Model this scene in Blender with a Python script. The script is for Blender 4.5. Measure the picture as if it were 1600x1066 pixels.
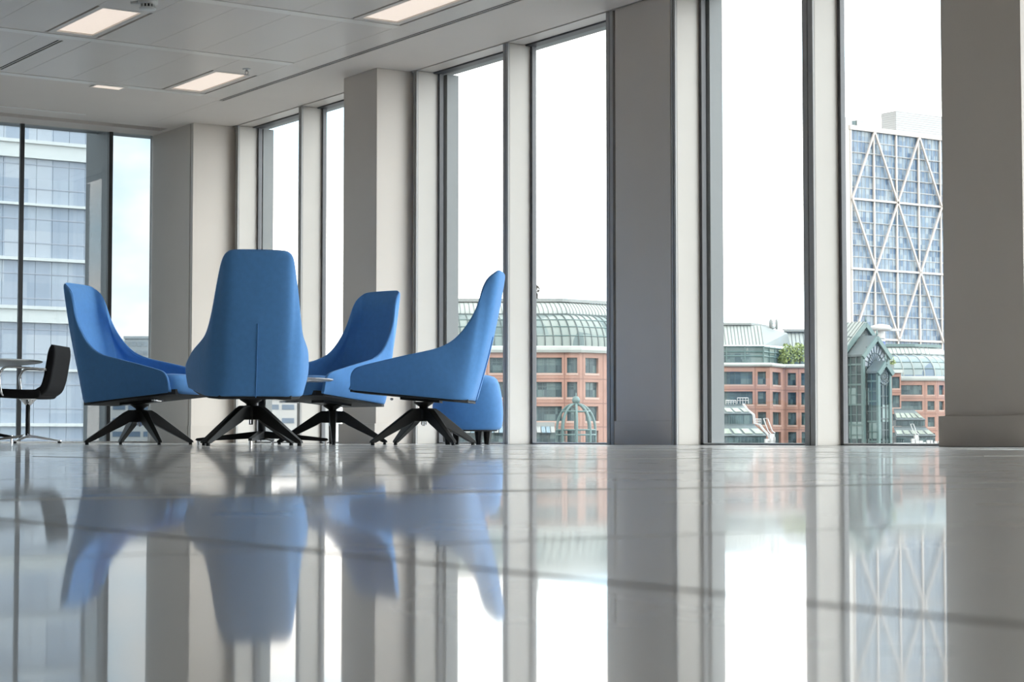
import bpy, bmesh, math, random
from mathutils import Vector, Matrix
R = math.radians
PI = math.pi
random.seed(7)
for o in list(bpy.data.objects):
    bpy.data.objects.remove(o, do_unlink=True)
sc = bpy.context.scene
COL = sc.collection

# ------------------------------------------------------------------ camera, sky, sun, exposure
YAW = R(33.854)          # camera looks 33.9 degrees clockwise of +Y (the window wall runs along Y)
FW = Vector((math.sin(YAW), math.cos(YAW), 0))
RT = Vector((math.cos(YAW), -math.sin(YAW), 0))
cam_d = bpy.data.cameras.new('camera')
cam_d.sensor_width = 36
cam_d.lens = 67.5
cam_d.clip_start = 0.02
cam_d.clip_end = 3000
cam_d.dof.use_dof = True
cam_d.dof.focus_distance = 11.0
cam_d.dof.aperture_fstop = 25
cam = bpy.data.objects.new('camera', cam_d)
COL.objects.link(cam)
cam.location = (0, 0, 0.04)
cam.rotation_euler = (R(90 + 2.9005), 0, -YAW)
sc.camera = cam

wd = bpy.data.worlds.new('world')
sc.world = wd
wd.use_nodes = True
nt = wd.node_tree
nt.nodes.clear()
wo = nt.nodes.new('ShaderNodeOutputWorld')
bg = nt.nodes.new('ShaderNodeBackground')
tc = nt.nodes.new('ShaderNodeTexCoord')
mp = nt.nodes.new('ShaderNodeMapping')
mp.inputs['Scale'].default_value = (1, 1, 2.2)
nz = nt.nodes.new('ShaderNodeTexNoise')
nz.inputs['Scale'].default_value = 5.5
nz.inputs['Detail'].default_value = 6
nz.inputs['Roughness'].default_value = 0.55
rp = nt.nodes.new('ShaderNodeValToRGB')
rp.color_ramp.elements[0].position = 0.40
rp.color_ramp.elements[0].color = (0.60, 0.82, 0.95, 1)
rp.color_ramp.elements[1].position = 0.56
rp.color_ramp.elements[1].color = (1.0, 0.965, 0.915, 1)
nt.links.new(tc.outputs['Generated'], mp.inputs['Vector'])
nt.links.new(mp.outputs['Vector'], nz.inputs['Vector'])
nt.links.new(nz.outputs['Fac'], rp.inputs['Fac'])
# sky brightened to the right, past the frame, as added light on the chairs
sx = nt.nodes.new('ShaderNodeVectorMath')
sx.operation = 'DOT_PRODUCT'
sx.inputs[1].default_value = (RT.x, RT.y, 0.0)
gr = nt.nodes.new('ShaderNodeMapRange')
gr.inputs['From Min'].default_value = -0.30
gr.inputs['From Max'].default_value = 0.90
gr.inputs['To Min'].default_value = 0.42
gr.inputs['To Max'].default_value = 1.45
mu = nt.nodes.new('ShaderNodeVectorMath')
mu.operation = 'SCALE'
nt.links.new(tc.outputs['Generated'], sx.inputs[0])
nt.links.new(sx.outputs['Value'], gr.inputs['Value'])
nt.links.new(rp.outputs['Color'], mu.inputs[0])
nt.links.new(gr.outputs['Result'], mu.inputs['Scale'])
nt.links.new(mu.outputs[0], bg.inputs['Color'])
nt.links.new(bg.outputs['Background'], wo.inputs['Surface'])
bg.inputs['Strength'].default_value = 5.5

sun_d = bpy.data.lights.new('sun', 'SUN')
sun_d.energy = 2.1
sun_d.angle = R(4)
sun_d.color = (1.0, 0.94, 0.86)
sun = bpy.data.objects.new('sun', sun_d)
COL.objects.link(sun)
sun.rotation_euler = Vector((0.86, 0.27, -0.50)).to_track_quat('-Z', 'Y').to_euler()

vs = sc.view_settings
vs.view_transform = 'Standard'
vs.look = 'None'
vs.gamma = 1
vs.use_curve_mapping = False
vs.exposure = 0.0


# ------------------------------------------------------------------ materials
def mat(name, col, rough=0.5, metal=0.0, spec=0.5, var=0.0, vscale=6.0, bump=0.0, bscale=200.0, sheen=0.0, coat=0.0):
    m = bpy.data.materials.new(name)
    m.use_nodes = True
    n = m.node_tree
    p = n.nodes['Principled BSDF']
    p.inputs['Base Color'].default_value = (*col, 1)
    p.inputs['Roughness'].default_value = rough
    p.inputs['Metallic'].default_value = metal
    p.inputs['Specular IOR Level'].default_value = spec
    if sheen:
        p.inputs['Sheen Weight'].default_value = sheen
        p.inputs['Sheen Roughness'].default_value = 0.5
    if coat:
        p.inputs['Coat Weight'].default_value = coat
    if var or bump:
        t = n.nodes.new('ShaderNodeTexCoord')
    if var:
        a = n.nodes.new('ShaderNodeTexNoise')
        a.inputs['Scale'].default_value = vscale
        a.inputs['Detail'].default_value = 4
        r = n.nodes.new('ShaderNodeValToRGB')
        r.color_ramp.elements[0].position = 0.3
        r.color_ramp.elements[1].position = 0.7
        r.color_ramp.elements[0].color = (*[c * (1 - var) for c in col], 1)
        r.color_ramp.elements[1].color = (*[min(1, c * (1 + var)) for c in col], 1)
        n.links.new(t.outputs['Object'], a.inputs['Vector'])
        n.links.new(a.outputs['Fac'], r.inputs['Fac'])
        n.links.new(r.outputs['Color'], p.inputs['Base Color'])
    if bump:
        b = n.nodes.new('ShaderNodeTexNoise')
        b.inputs['Scale'].default_value = bscale
        b.inputs['Detail'].default_value = 2
        bp = n.nodes.new('ShaderNodeBump')
        bp.inputs['Strength'].default_value = 1.0
        bp.inputs['Distance'].default_value = bump
        n.links.new(t.outputs['Object'], b.inputs['Vector'])
        n.links.new(b.outputs['Fac'], bp.inputs['Height'])
        n.links.new(bp.outputs['Normal'], p.inputs['Normal'])
    return m


def glass_mat(name, tint, ior=1.45, refl=(1, 1, 1)):
    m = bpy.data.materials.new(name)
    m.use_nodes = True
    n = m.node_tree
    n.nodes.clear()
    o = n.nodes.new('ShaderNodeOutputMaterial')
    mx = n.nodes.new('ShaderNodeMixShader')
    tr = n.nodes.new('ShaderNodeBsdfTransparent')
    gl = n.nodes.new('ShaderNodeBsdfGlossy')
    geo = n.nodes.new('ShaderNodeNewGeometry')
    dt = n.nodes.new('ShaderNodeVectorMath')       # Schlick reflectance, the same on both faces of the thin pane
    dt.operation = 'DOT_PRODUCT'
    ab = n.nodes.new('ShaderNodeMath')
    ab.operation = 'ABSOLUTE'
    on = n.nodes.new('ShaderNodeMath')
    on.operation = 'SUBTRACT'
    on.inputs[0].default_value = 1.0
    pw = n.nodes.new('ShaderNodeMath')
    pw.operation = 'POWER'
    pw.inputs[1].default_value = 5.0
    fr = n.nodes.new('ShaderNodeMath')
    fr.operation = 'MULTIPLY_ADD'
    f0 = ((ior - 1) / (ior + 1)) ** 2
    fr.inputs[1].default_value = 1 - f0
    fr.inputs[2].default_value = f0
    n.links.new(geo.outputs['Normal'], dt.inputs[0])
    n.links.new(geo.outputs['Incoming'], dt.inputs[1])
    n.links.new(dt.outputs['Value'], ab.inputs[0])
    n.links.new(ab.outputs[0], on.inputs[1])
    n.links.new(on.outputs[0], pw.inputs[0])
    n.links.new(pw.outputs[0], fr.inputs[0])
    tr.inputs['Color'].default_value = (*tint, 1)
    gl.inputs['Roughness'].default_value = 0.0
    gl.inputs['Color'].default_value = (*refl, 1)
    n.links.new(fr.outputs[0], mx.inputs['Fac'])
    n.links.new(tr.outputs['BSDF'], mx.inputs[1])
    n.links.new(gl.outputs['BSDF'], mx.inputs[2])
    n.links.new(mx.outputs['Shader'], o.inputs['Surface'])
    return m


def emit_mat(name, col, strength):
    m = bpy.data.materials.new(name)
    m.use_nodes = True
    n = m.node_tree
    p = n.nodes['Principled BSDF']
    p.inputs['Base Color'].default_value = (*[q * 0.5 for q in col], 1)
    p.inputs['Emission Color'].default_value = (*col, 1)
    p.inputs['Emission Strength'].default_value = strength
    return m


def cell_mat(name, cols, sx, sy, sz, rough=0.3, spec=0.5, seed=0.0):
    """glazing whose panes differ in tint from pane to pane (each pane one flat colour, blinds and rooms behind)"""
    m = bpy.data.materials.new(name)
    m.use_nodes = True
    n = m.node_tree
    p = n.nodes['Principled BSDF']
    t = n.nodes.new('ShaderNodeTexCoord')
    mp_ = n.nodes.new('ShaderNodeMapping')
    mp_.inputs['Scale'].default_value = (sx, sy, sz)
    mp_.inputs['Location'].default_value = (seed, seed * 0.37, 0.013)
    fl = n.nodes.new('ShaderNodeVectorMath')
    fl.operation = 'FLOOR'
    w = n.nodes.new('ShaderNodeTexWhiteNoise')
    r = n.nodes.new('ShaderNodeValToRGB')
    r.color_ramp.interpolation = 'CONSTANT'
    k = len(cols)
    r.color_ramp.elements[0].color = (*cols[0], 1)
    r.color_ramp.elements[1].position = 1.0 / k
    r.color_ramp.elements[1].color = (*cols[1], 1)
    for i in range(2, k):
        e = r.color_ramp.elements.new(i / k)
        e.color = (*cols[i], 1)
    n.links.new(t.outputs['Object'], mp_.inputs['Vector'])
    n.links.new(mp_.outputs['Vector'], fl.inputs[0])
    n.links.new(fl.outputs['Vector'], w.inputs['Vector'])
    n.links.new(w.outputs['Value'], r.inputs['Fac'])
    n.links.new(r.outputs['Color'], p.inputs['Base Color'])
    p.inputs['Roughness'].default_value = rough
    p.inputs['Specular IOR Level'].default_value = spec
    return m


M = {}
M['wall'] = mat('wall_paint', (0.62, 0.55, 0.49), 0.55, var=0.02, vscale=3)
M['wall_white'] = mat('wall_paint_white', (0.86, 0.84, 0.81), 0.55, var=0.02, vscale=3)
M['column'] = mat('column_cladding', (0.62, 0.555, 0.495), 0.45, var=0.02, vscale=2)
M['skirt'] = mat('skirting_paint', (0.60, 0.535, 0.475), 0.45, var=0.02)
M['fin'] = mat('mullion_cream_paint', (0.50, 0.465, 0.425), 0.4, var=0.015)
M['frame'] = mat('window_frame_grey', (0.085, 0.085, 0.092), 0.4, var=0.05)
M['frame_front'] = mat('mullion_front_grey', (0.36, 0.35, 0.34), 0.4, var=0.03)
M['black_frame'] = mat('window_frame_black', (0.028, 0.030, 0.034), 0.35, var=0.1)
M['dark'] = mat('shadow_gap_black', (0.02, 0.02, 0.021), 0.8, var=0.1)
M['bead'] = mat('sill_bead_white', (0.80, 0.81, 0.82), 0.35, var=0.03)
M['ext_fin'] = mat('external_fin_blue_grey', (0.19, 0.21, 0.215), 0.4, var=0.03)
M['ext_clad'] = mat('external_cladding_blue_grey', (0.095, 0.105, 0.108), 0.4, var=0.03)
M['ceil'] = mat('ceiling_plaster', (0.705, 0.645, 0.60), 0.6, var=0.015, vscale=2)
M['plank'] = mat('ceiling_metal_plank', (0.685, 0.635, 0.595), 0.33, spec=0.5, var=0.012, vscale=2)
M['band'] = mat('ceiling_metal_band', (0.76, 0.73, 0.69), 0.28, var=0.01)
M['lamp'] = emit_mat('lamp_diffuser_warm', (1.0, 0.86, 0.75), 0.74)
M['lampframe'] = mat('lamp_frame', (0.70, 0.66, 0.62), 0.35, var=0.02)
M['white_plastic'] = mat('white_plastic', (0.72, 0.72, 0.70), 0.4, var=0.02)
M['blue'] = mat('blue_wool_fabric', (0.122, 0.335, 0.72), 0.85, spec=0.25, var=0.035, vscale=40, bump=0.0004, bscale=700, sheen=0.15)
M['blue_seam'] = mat('blue_seam_fabric', (0.12, 0.31, 0.66), 0.85, spec=0.2, var=0.03)
M['black_metal'] = mat('black_powder_coat', (0.012, 0.0115, 0.0115), 0.45, spec=0.35, var=0.15, vscale=20)
M['black_under'] = mat('black_under_panel', (0.02, 0.02, 0.021), 0.7, var=0.15)
M['black_fabric'] = mat('black_fabric', (0.010, 0.0095, 0.0105), 0.85, spec=0.2, var=0.1, vscale=60, bump=0.0004, bscale=600)
M['chrome'] = mat('polished_aluminium', (0.78, 0.78, 0.80), 0.12, metal=1.0, var=0.02)
M['table_white'] = mat('table_top_pale', (0.62, 0.60, 0.62), 0.2, var=0.02, coat=0.3)
M['table_grey'] = mat('meeting_table_grey', (0.40, 0.40, 0.40), 0.35, var=0.03)
M['glass'] = glass_mat('window_glass_clear', (0.99, 0.99, 0.985))
M['glass_far'] = glass_mat('window_glass_solar_grey', (0.62, 0.65, 0.67))
M['pit'] = mat('sub_floor', (0.03, 0.03, 0.03), 0.9, var=0.1)


def floor_mat():
    m = bpy.data.materials.new('floor_polished_grey')
    m.use_nodes = True
    n = m.node_tree
    p = n.nodes['Principled BSDF']
    t = n.nodes.new('ShaderNodeTexCoord')
    geo = n.nodes.new('ShaderNodeNewGeometry')
    a = n.nodes.new('ShaderNodeTexNoise')
    a.inputs['Scale'].default_value = 2.5
    a.inputs['Detail'].default_value = 7
    r = n.nodes.new('ShaderNodeValToRGB')
    r.color_ramp.elements[0].position = 0.3
    r.color_ramp.elements[1].position = 0.72
    r.color_ramp.elements[0].color = (0.538, 0.522, 0.502, 1)
    r.color_ramp.elements[1].color = (0.548, 0.532, 0.512, 1)
    n.links.new(geo.outputs['Position'], a.inputs['Vector'])
    n.links.new(a.outputs['Fac'], r.inputs['Fac'])
    n.links.new(r.outputs['Color'], p.inputs['Base Color'])
    # wear in the polish
    q = n.nodes.new('ShaderNodeTexNoise')
    q.inputs['Scale'].default_value = 9
    q.inputs['Detail'].default_value = 5
    mr = n.nodes.new('ShaderNodeMapRange')
    mr.inputs['From Min'].default_value = 0.3
    mr.inputs['From Max'].default_value = 0.7
    mr.inputs['To Min'].default_value = 0.27
    mr.inputs['To Max'].default_value = 0.29
    n.links.new(geo.outputs['Position'], q.inputs['Vector'])
    n.links.new(q.outputs['Fac'], mr.inputs['Value'])
    n.links.new(mr.outputs['Result'], p.inputs['Roughness'])
    p.inputs['IOR'].default_value = 1.5
    p.inputs['Coat Weight'].default_value = 0.66
    p.inputs['Coat Roughness'].default_value = 0.038
    # very slight waviness of the vinyl skin
    w = n.nodes.new('ShaderNodeTexNoise')
    w.inputs['Scale'].default_value = 5.0
    w.inputs['Detail'].default_value = 1.5
    bp = n.nodes.new('ShaderNodeBump')
    bp.inputs['Strength'].default_value = 1.0
    bp.inputs['Distance'].default_value = 0.00005
    n.links.new(geo.outputs['Position'], w.inputs['Vector'])
    n.links.new(w.outputs['Fac'], bp.inputs['Height'])
    n.links.new(bp.outputs['Normal'], p.inputs['Normal'])
    return m


M['floor'] = floor_mat()


# ------------------------------------------------------------------ mesh helpers
class MB:
    def __init__(self):
        self.v = []
        self.f = []

    def add(self, vs_, fs_):
        b = len(self.v)
        self.v += [tuple(x) for x in vs_]
        self.f += [tuple(b + i for i in f) for f in fs_]
        return self

    def box(self, x0, x1, y0, y1, z0, z1, tf=None):
        p = [(x0, y0, z0), (x1, y0, z0), (x1, y1, z0), (x0, y1, z0), (x0, y0, z1), (x1, y0, z1), (x1, y1, z1), (x0, y1, z1)]
        if tf:
            p = [tf(*q) for q in p]
        return self.add(p, [(0, 3, 2, 1), (4, 5, 6, 7), (0, 1, 5, 4), (1, 2, 6, 5), (2, 3, 7, 6), (3, 0, 4, 7)])

    def prism(self, poly, a, b, fn):
        """poly: 2D outline; fn(p, q, t) -> point; extruded t from a to b"""
        k = len(poly)
        p = [fn(u, w, a) for u, w in poly] + [fn(u, w, b) for u, w in poly]
        fs = [tuple(reversed(range(k))), tuple(range(k, 2 * k))]
        for i in range(k):
            j = (i + 1) % k
            fs.append((i, j, k + j, k + i))
        return self.add(p, fs)

    def tube(self, pts, r, n=8, closed=False, cap=True):
        pts = [Vector(p) for p in pts]
        rs = r if isinstance(r, (list, tuple)) else [r] * len(pts)
        k = len(pts)
        ring = []
        up = None
        for i, p in enumerate(pts):
            if closed:
                d = pts[(i + 1) % k] - pts[i - 1]
            else:
                d = pts[min(i + 1, k - 1)] - pts[max(i - 1, 0)]
            d.normalize()
            if up is None:
                up = Vector((0, 0, 1)) if abs(d.z) < 0.9 else Vector((1, 0, 0))
            s = d.cross(up)
            s.normalize()
            up = s.cross(d)
            up.normalize()
            ring.append([p + (s * math.cos(2 * PI * j / n) + up * math.sin(2 * PI * j / n)) * rs[i] for j in range(n)])
        vs_ = [q for rg in ring for q in rg]
        fs = []
        for i in range(k if closed else k - 1):
            i2 = (i + 1) % k
            for j in range(n):
                j2 = (j + 1) % n
                fs.append((i * n + j, i * n + j2, i2 * n + j2, i2 * n + j))
        if cap and not closed:
            fs.append(tuple(reversed(range(n))))
            fs.append(tuple((k - 1) * n + j for j in range(n)))
        return self.add(vs_, fs)

    def bar(self, a, b, w, h, up=(0, 0, 1)):
        a = Vector(a)
        b = Vector(b)
        d = (b - a).normalized()
        u = Vector(up)
        s = d.cross(u)
        if s.length < 1e-6:
            s = d.cross(Vector((1, 0, 0)))
        s.normalize()
        u = s.cross(d)
        p = []
        for q in (a, b):
            for i, j in ((-1, -1), (1, -1), (1, 1), (-1, 1)):
                p.append(q + s * (i * w / 2) + u * (j * h / 2))
        return self.add(p, [(3, 2, 1, 0), (4, 5, 6, 7), (0, 1, 5, 4), (1, 2, 6, 5), (2, 3, 7, 6), (3, 0, 4, 7)])

    def lathe(self, prof, n=24, c=(0, 0, 0)):
        vs_ = []
        for r, z in prof:
            for j in range(n):
                t = 2 * PI * j / n
                vs_.append((c[0] + r * math.cos(t), c[1] + r * math.sin(t), c[2] + z))
        fs = []
        for i in range(len(prof) - 1):
            for j in range(n):
                j2 = (j + 1) % n
                fs.append((i * n + j, i * n + j2, (i + 1) * n + j2, (i + 1) * n + j))
        fs.append(tuple(reversed(range(n))))
        fs.append(tuple((len(prof) - 1) * n + j for j in range(n)))
        return self.add(vs_, fs)

    def grid(self, P):
        nu = len(P)
        nv = len(P[0])
        vs_ = [q for row in P for q in row]
        fs = []
        for i in range(nu - 1):
            for j in range(nv - 1):
                fs.append((i * nv + j, (i + 1) * nv + j, (i + 1) * nv + j + 1, i * nv + j + 1))
        return self.add(vs_, fs)

    def build(self, name, m, parent=None, smooth=False, fix=True):
        me = bpy.data.meshes.new(name)
        me.from_pydata(self.v, [], self.f)
        if fix:
            b = bmesh.new()
            b.from_mesh(me)
            bmesh.ops.recalc_face_normals(b, faces=b.faces)
            b.to_mesh(me)
            b.free()
        if smooth:
            for p in me.polygons:
                p.use_smooth = True
        me.materials.append(m)
        o = bpy.data.objects.new(name, me)
        COL.objects.link(o)
        if parent is not None:
            o.parent = parent
        return o


def bevel(o, w, seg=2, smooth=True):
    md = o.modifiers.new('bevel', 'BEVEL')
    md.width = w
    md.segments = seg
    md.limit_method = 'ANGLE'
    md.angle_limit = R(35)
    if smooth:
        md.harden_normals = True
        for p in o.data.polygons:
            p.use_smooth = True
    return o


def tag(o, label=None, cat=None, group=None, kind=None):
    if label:
        o['label'] = label
    if cat:
        o['category'] = cat
    if group:
        o['group'] = group
    if kind:
        o['kind'] = kind
    return o


def empty(name, loc=(0, 0, 0), rz=0.0):
    o = bpy.data.objects.new(name, None)
    o.empty_display_size = 0.1
    o.location = loc
    o.rotation_euler = (0, 0, rz)
    COL.objects.link(o)
    return o


def inst(src, name, parent, loc=(0, 0, 0), rot=(0, 0, 0)):
    o = bpy.data.objects.new(name, src.data)
    COL.objects.link(o)
    o.parent = parent
    o.location = loc
    o.rotation_euler = rot
    return o


def copy_tree(o, parent=None):
    c = o.copy()
    COL.objects.link(c)
    c.parent = parent
    for ch in list(o.children):
        copy_tree(ch, c)
    return c


def crom(pts, n):
    """Catmull-Rom through 3D points, n samples"""
    P = [Vector(p) for p in pts]
    P = [P[0] * 2 - P[1]] + P + [P[-1] * 2 - P[-2]]
    out = []
    segs = len(pts) - 1
    for i in range(n):
        t = i / (n - 1) * segs
        k = min(int(t), segs - 1)
        t -= k
        a, b, c, d = P[k], P[k + 1], P[k + 2], P[k + 3]
        out.append(0.5 * ((2 * b) + (c - a) * t + (2 * a - 5 * b + 4 * c - d) * t * t + (3 * b - a - 3 * c + d) * t ** 3))
    return out


def screen_dir(right, away, loc=None):
    f_ = Vector((loc[0], loc[1], 0)).normalized() if loc else FW
    d = Vector((f_.y, -f_.x, 0)) * right + f_ * away
    return math.atan2(d.y, d.x) - PI / 2      # rotation that turns local +Y (front) that way


# ------------------------------------------------------------------ room shell
H = 2.75
XIN = 7.235      # inner line of the window wall
XG = 7.435       # glass of the window wall
YG = 16.01       # glass of the far wall
XL, YB = -9.0, -6.0

# ---- floor: raised access floor of 600 mm polished tiles
fl = MB().box(XL, 7.5, YB, 16.1, -0.20, -0.030).build('floor', M['pit'])
tag(fl, 'polished grey raised floor of square tiles', kind='structure')
TS, GAP = 0.60, 0.0035
tm = MB()
hs = TS / 2 - GAP / 2
c_ = 0.0012
tm.v = [(-hs, -hs, -0.030), (hs, -hs, -0.030), (hs, hs, -0.030), (-hs, hs, -0.030),
        (-hs, -hs, -c_), (hs, -hs, -c_), (hs, hs, -c_), (-hs, hs, -c_),
        (-hs + c_, -hs + c_, 0), (hs - c_, -hs + c_, 0), (hs - c_, hs - c_, 0), (-hs + c_, hs - c_, 0)]
tm.f = [(0, 1, 5, 4), (1, 2, 6, 5), (2, 3, 7, 6), (3, 0, 4, 7), (4, 5, 9, 8), (5, 6, 10, 9), (6, 7, 11, 10), (7, 4, 8, 11), (8, 9, 10, 11)]
tile0 = None
rest = MB()
TX0, TY0 = 0.325, 0.631
rt_ = random.Random(3)
for i in range(-16, 12):
    for j in range(-11, 26):
        cx = TX0 + (i + 0.5) * TS
        cy = TY0 + (j + 0.5) * TS
        x0, x1, y0, y1 = cx - hs, cx + hs, cy - hs, cy + hs
        if x1 < XL or y1 < YB or x0 > 7.43 or y0 > 16.0:
            continue
        lat = cx * RT.x + cy * RT.y
        dep = cx * FW.x + cy * FW.y
        seen = dep > -0.2 and abs(lat) < dep * 0.275 + 0.75
        tilt = rt_.uniform(-1, 1), rt_.uniform(-1, 1)
        whole = x1 <= 7.43 and y1 <= 16.0
        if seen and whole:
            if tile0 is None:
                tile0 = tm.build('floor_tile', M['floor'], fl)
                o = tile0
                o.location = (cx, cy, 0)
            else:
                o = inst(tile0, 'floor_tile', fl, (cx, cy, 0))
            k = 0.00028 if dep > 2.6 else 0.0005
            o.rotation_euler = (tilt[0] * k, tilt[1] * k, 0)
            o.location.z = rt_.uniform(-0.0013, 0.0)
        elif seen:
            MB().box(x0, min(x1, 7.43), y0, min(y1, 16.0), -0.030, 0).build('floor_tile', M['floor'], fl)
        else:
            rest.box(max(x0, XL), min(x1, 7.43), max(y0, YB), min(y1, 16.0), -0.030, 0)
tag(rest.build('floor_tiles_behind', M['floor'], fl), kind='stuff')

# ---- walls behind and left of the camera, never in the frame but they close the room
tag(MB().box(XL - 0.2, XL, YB, 16.1, 0, 3.1).build('wall_left', M['wall_white']), 'plain painted wall on the left of the office', kind='structure')
tag(MB().box(XL - 0.2, 7.6, YB - 0.2, YB, 0, 3.1).build('wall_back', M['wall']), 'plain painted wall behind the camera', kind='structure')

# ---- ceiling
ce = MB().box(XL, 7.60, YB, 16.2, 2.81, 3.1).build('ceiling', M['ceil'])
tag(ce, 'suspended metal plank ceiling with plain plaster margins', kind='structure')
# plaster margins
mg = MB().box(6.612, 7.224, YB, 15.55, H, 2.80)
bevel(mg.build('ceiling_margin', M['ceil'], ce), 0.002, 1, False)
MB().box(XL, 6.560, 13.905, 15.55, H, 2.80).build('ceiling_margin', M['ceil'], ce)
MB().box(6.562, 6.611, 14.02, 15.549, H - 0.0004, 2.80).build('ceiling_margin', M['ceil'], ce)
MB().box(XL, 7.44, 15.715, 16.06, H, 2.80).build('window_soffit', M['ceil'], ce)
MB().box(6.80, 7.224, 15.55, 15.715, H, 2.80).build('window_soffit', M['ceil'], ce)
MB().box(7.240, 7.372, YB, 15.72, H - 0.002, 2.80).build('window_soffit', M['plank'], ce)
MB().box(7.224, 7.240, YB, 15.72, 2.775, 2.80).build('shadow_gap', M['dark'], ce)
MB().box(XL, 6.80, 15.55, 15.715, 2.795, 2.81).build('blind_recess', M['frame_front'], ce)
MB().box(4.0, 5.10, 15.225, 15.250, H - 0.006, H).build('ceiling_bead', M['band'], ce)
MB().box(5.13, 5.92, 15.225, 15.250, H - 0.006, H).build('ceiling_bead', M['band'], ce)
# metal strip beside the long slot
for k in range(13):
    y1 = 13.902 - k * 1.5
    MB().box(6.357, 6.558, y1 - 1.497, y1, H, 2.775).build('edge_strip', M['plank'], ce)
# bands across and planks between them
bands = [13.855 - 1.508 * k for k in range(13)]
for b in bands:
    MB().box(XL, 6.354, b - 0.048, b + 0.048, H - 0.004, 2.775).build('ceiling_band', M['band'], ce)
plank_me = None
rest = MB()
LIGHTS = [(4.6675, 11.39, 12.235), (6.1675, 12.93, 13.775), (6.1675, 9.90, 10.745)]
SLOTS = [(4.668, 12.485, 13.73)]
for k in range(len(bands) - 1):
    y1 = bands[k] - 0.050
    y0 = bands[k + 1] + 0.050
    for i in range(41):
        xr = 6.354 - i * 0.375
        xl = xr - 0.3725
        if xl < XL:
            continue
        cx = (xl + xr) / 2
        vis = xl > 3.0 and y1 > 6.0
        hit = None
        for (lx, a, b) in LIGHTS:
            if abs(lx - cx) < 0.1 and a > y0 - 0.05 and b < y1 + 0.05:
                hit = (a, b)
        sl = None
        for (lx, a, b) in SLOTS:
            if abs(lx - cx) < 0.1 and a > y0 - 0.05 and b < y1 + 0.05:
                sl = (lx, a, b)
        if hit:
            for (p, q) in ((y0, hit[0] - 0.045), (hit[1] + 0.045, y1)):
                if q - p > 0.01:
                    MB().box(xl, xr, p, q, H, 2.775).build('ceiling_panel', M['plank'], ce)
        elif sl:
            mb = MB().box(xl, sl[0] - 0.024, y0, y1, H, 2.775).box(sl[0] + 0.024, xr, y0, y1, H, 2.775)
            mb.box(sl[0] - 0.024, sl[0] + 0.024, y0, sl[1], H, 2.775).box(sl[0] - 0.024, sl[0] + 0.024, sl[2], y1, H, 2.775)
            mb.build('ceiling_panel', M['plank'], ce)
        elif vis:
            if plank_me is None:
                plank_me = MB().box(-0.18625, 0.18625, -0.704, 0.704, 0, 0.025).build('ceiling_panel', M['plank'], ce)
                o = plank_me
            else:
                o = inst(plank_me, 'ceiling_panel', ce)
            o.location = (cx, (y0 + y1) / 2, H)
        else:
            rest.box(xl, xr, y0, y1, H, 2.775)
tag(rest.build('ceiling_panels_behind', M['plank'], ce), kind='stuff')

# ---- the window wall on the right: columns, mullions, windows
wr = empty('wall_right', (XIN, 0, 0))
tag(wr, 'window wall on the right with grey columns and cream mullion fins', kind='structure')
wr_off = Vector((-XIN, 0, 0))


def wpart(mb, name, m, bw=0.0, parent=wr):
    o = mb.build(name, m, parent)
    o.location = -Vector(parent.location) if parent.parent is None else (0, 0, 0)
    if bw:
        bevel(o, bw, 2)
    return o


# columns: (front X, y0, y1)
cols = [(6.943, 12.125, 12.626), (XIN, 9.062, 9.618), (6.943, 6.075, 6.578), (XIN, 3.03, 3.59), (6.943, 0.05, 0.55), (XIN, -3.0, -2.44), (6.943, -5.98, -5.48)]
for (xf, y0, y1) in cols:
    c = wpart(MB().box(xf, 7.43, y0, y1, 0, H), 'column', M['column'], 0.003)
    sk = MB()
    t = 0.022
    sk.box(xf - 0.004 if xf > 7 else xf - t, 7.42, y0 - (0.004 if xf > 7 else t), y1 + (0.016 if xf > 7 else t), 0.0, 0.148)
    s = sk.build('skirting', M['skirt'], c)
    bevel(s, 0.003, 2)
# corner column
c1 = wpart(MB().box(6.857, 7.43, 15.136, 15.186, 0, H).box(6.857, 7.43, 15.200, 16.06, 0, H), 'column', M['column'])
MB().box(6.864, 7.40, 15.184, 15.202, 0, H).build('shadow_gap', M['dark'], c1)
MB().box(6.852, 7.40, 15.128, 15.186, 0, 0.148).box(6.852, 7.40, 15.200, 16.0, 0, 0.148).build('skirting', M['skirt'], c1)

# mullion fins: cream flank, grey two-part nose
fin_y = []
for k in range(7):
    pass
FINS_COL = [(15.040, 15.092), (12.043, 12.092), (9.011, 9.055), (6.000, 6.050), (2.97, 3.02), (-0.03, 0.02)]     # on the near side of each column
FINS_FAR = [(9.640, 9.712), (12.640, 12.712), (6.60, 6.672), (3.60, 3.672), (0.57, 0.642)]            # on the far side
FINS_MID = [(13.859, 13.915), (10.832, 10.895), (7.802, 7.889), (4.80, 4.87), (1.78, 1.85), (-1.24, -1.17)]
for (a, b) in FINS_COL + FINS_MID + FINS_FAR:
    f = wpart(MB().box(XIN + 0.012, 7.425, a, b, 0, H - 0.004), 'mullion', M['fin'], 0.002)
    m_ = (a + b) / 2
    nose = MB().box(XIN - 0.002, XIN + 0.012, a + 0.001, m_ - 0.004, 0, H - 0.004).box(XIN - 0.002, XIN + 0.012, m_ + 0.004, b - 0.001, 0, H - 0.004)
    nose.build('mullion_nose', M['frame_front'], f)

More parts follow.
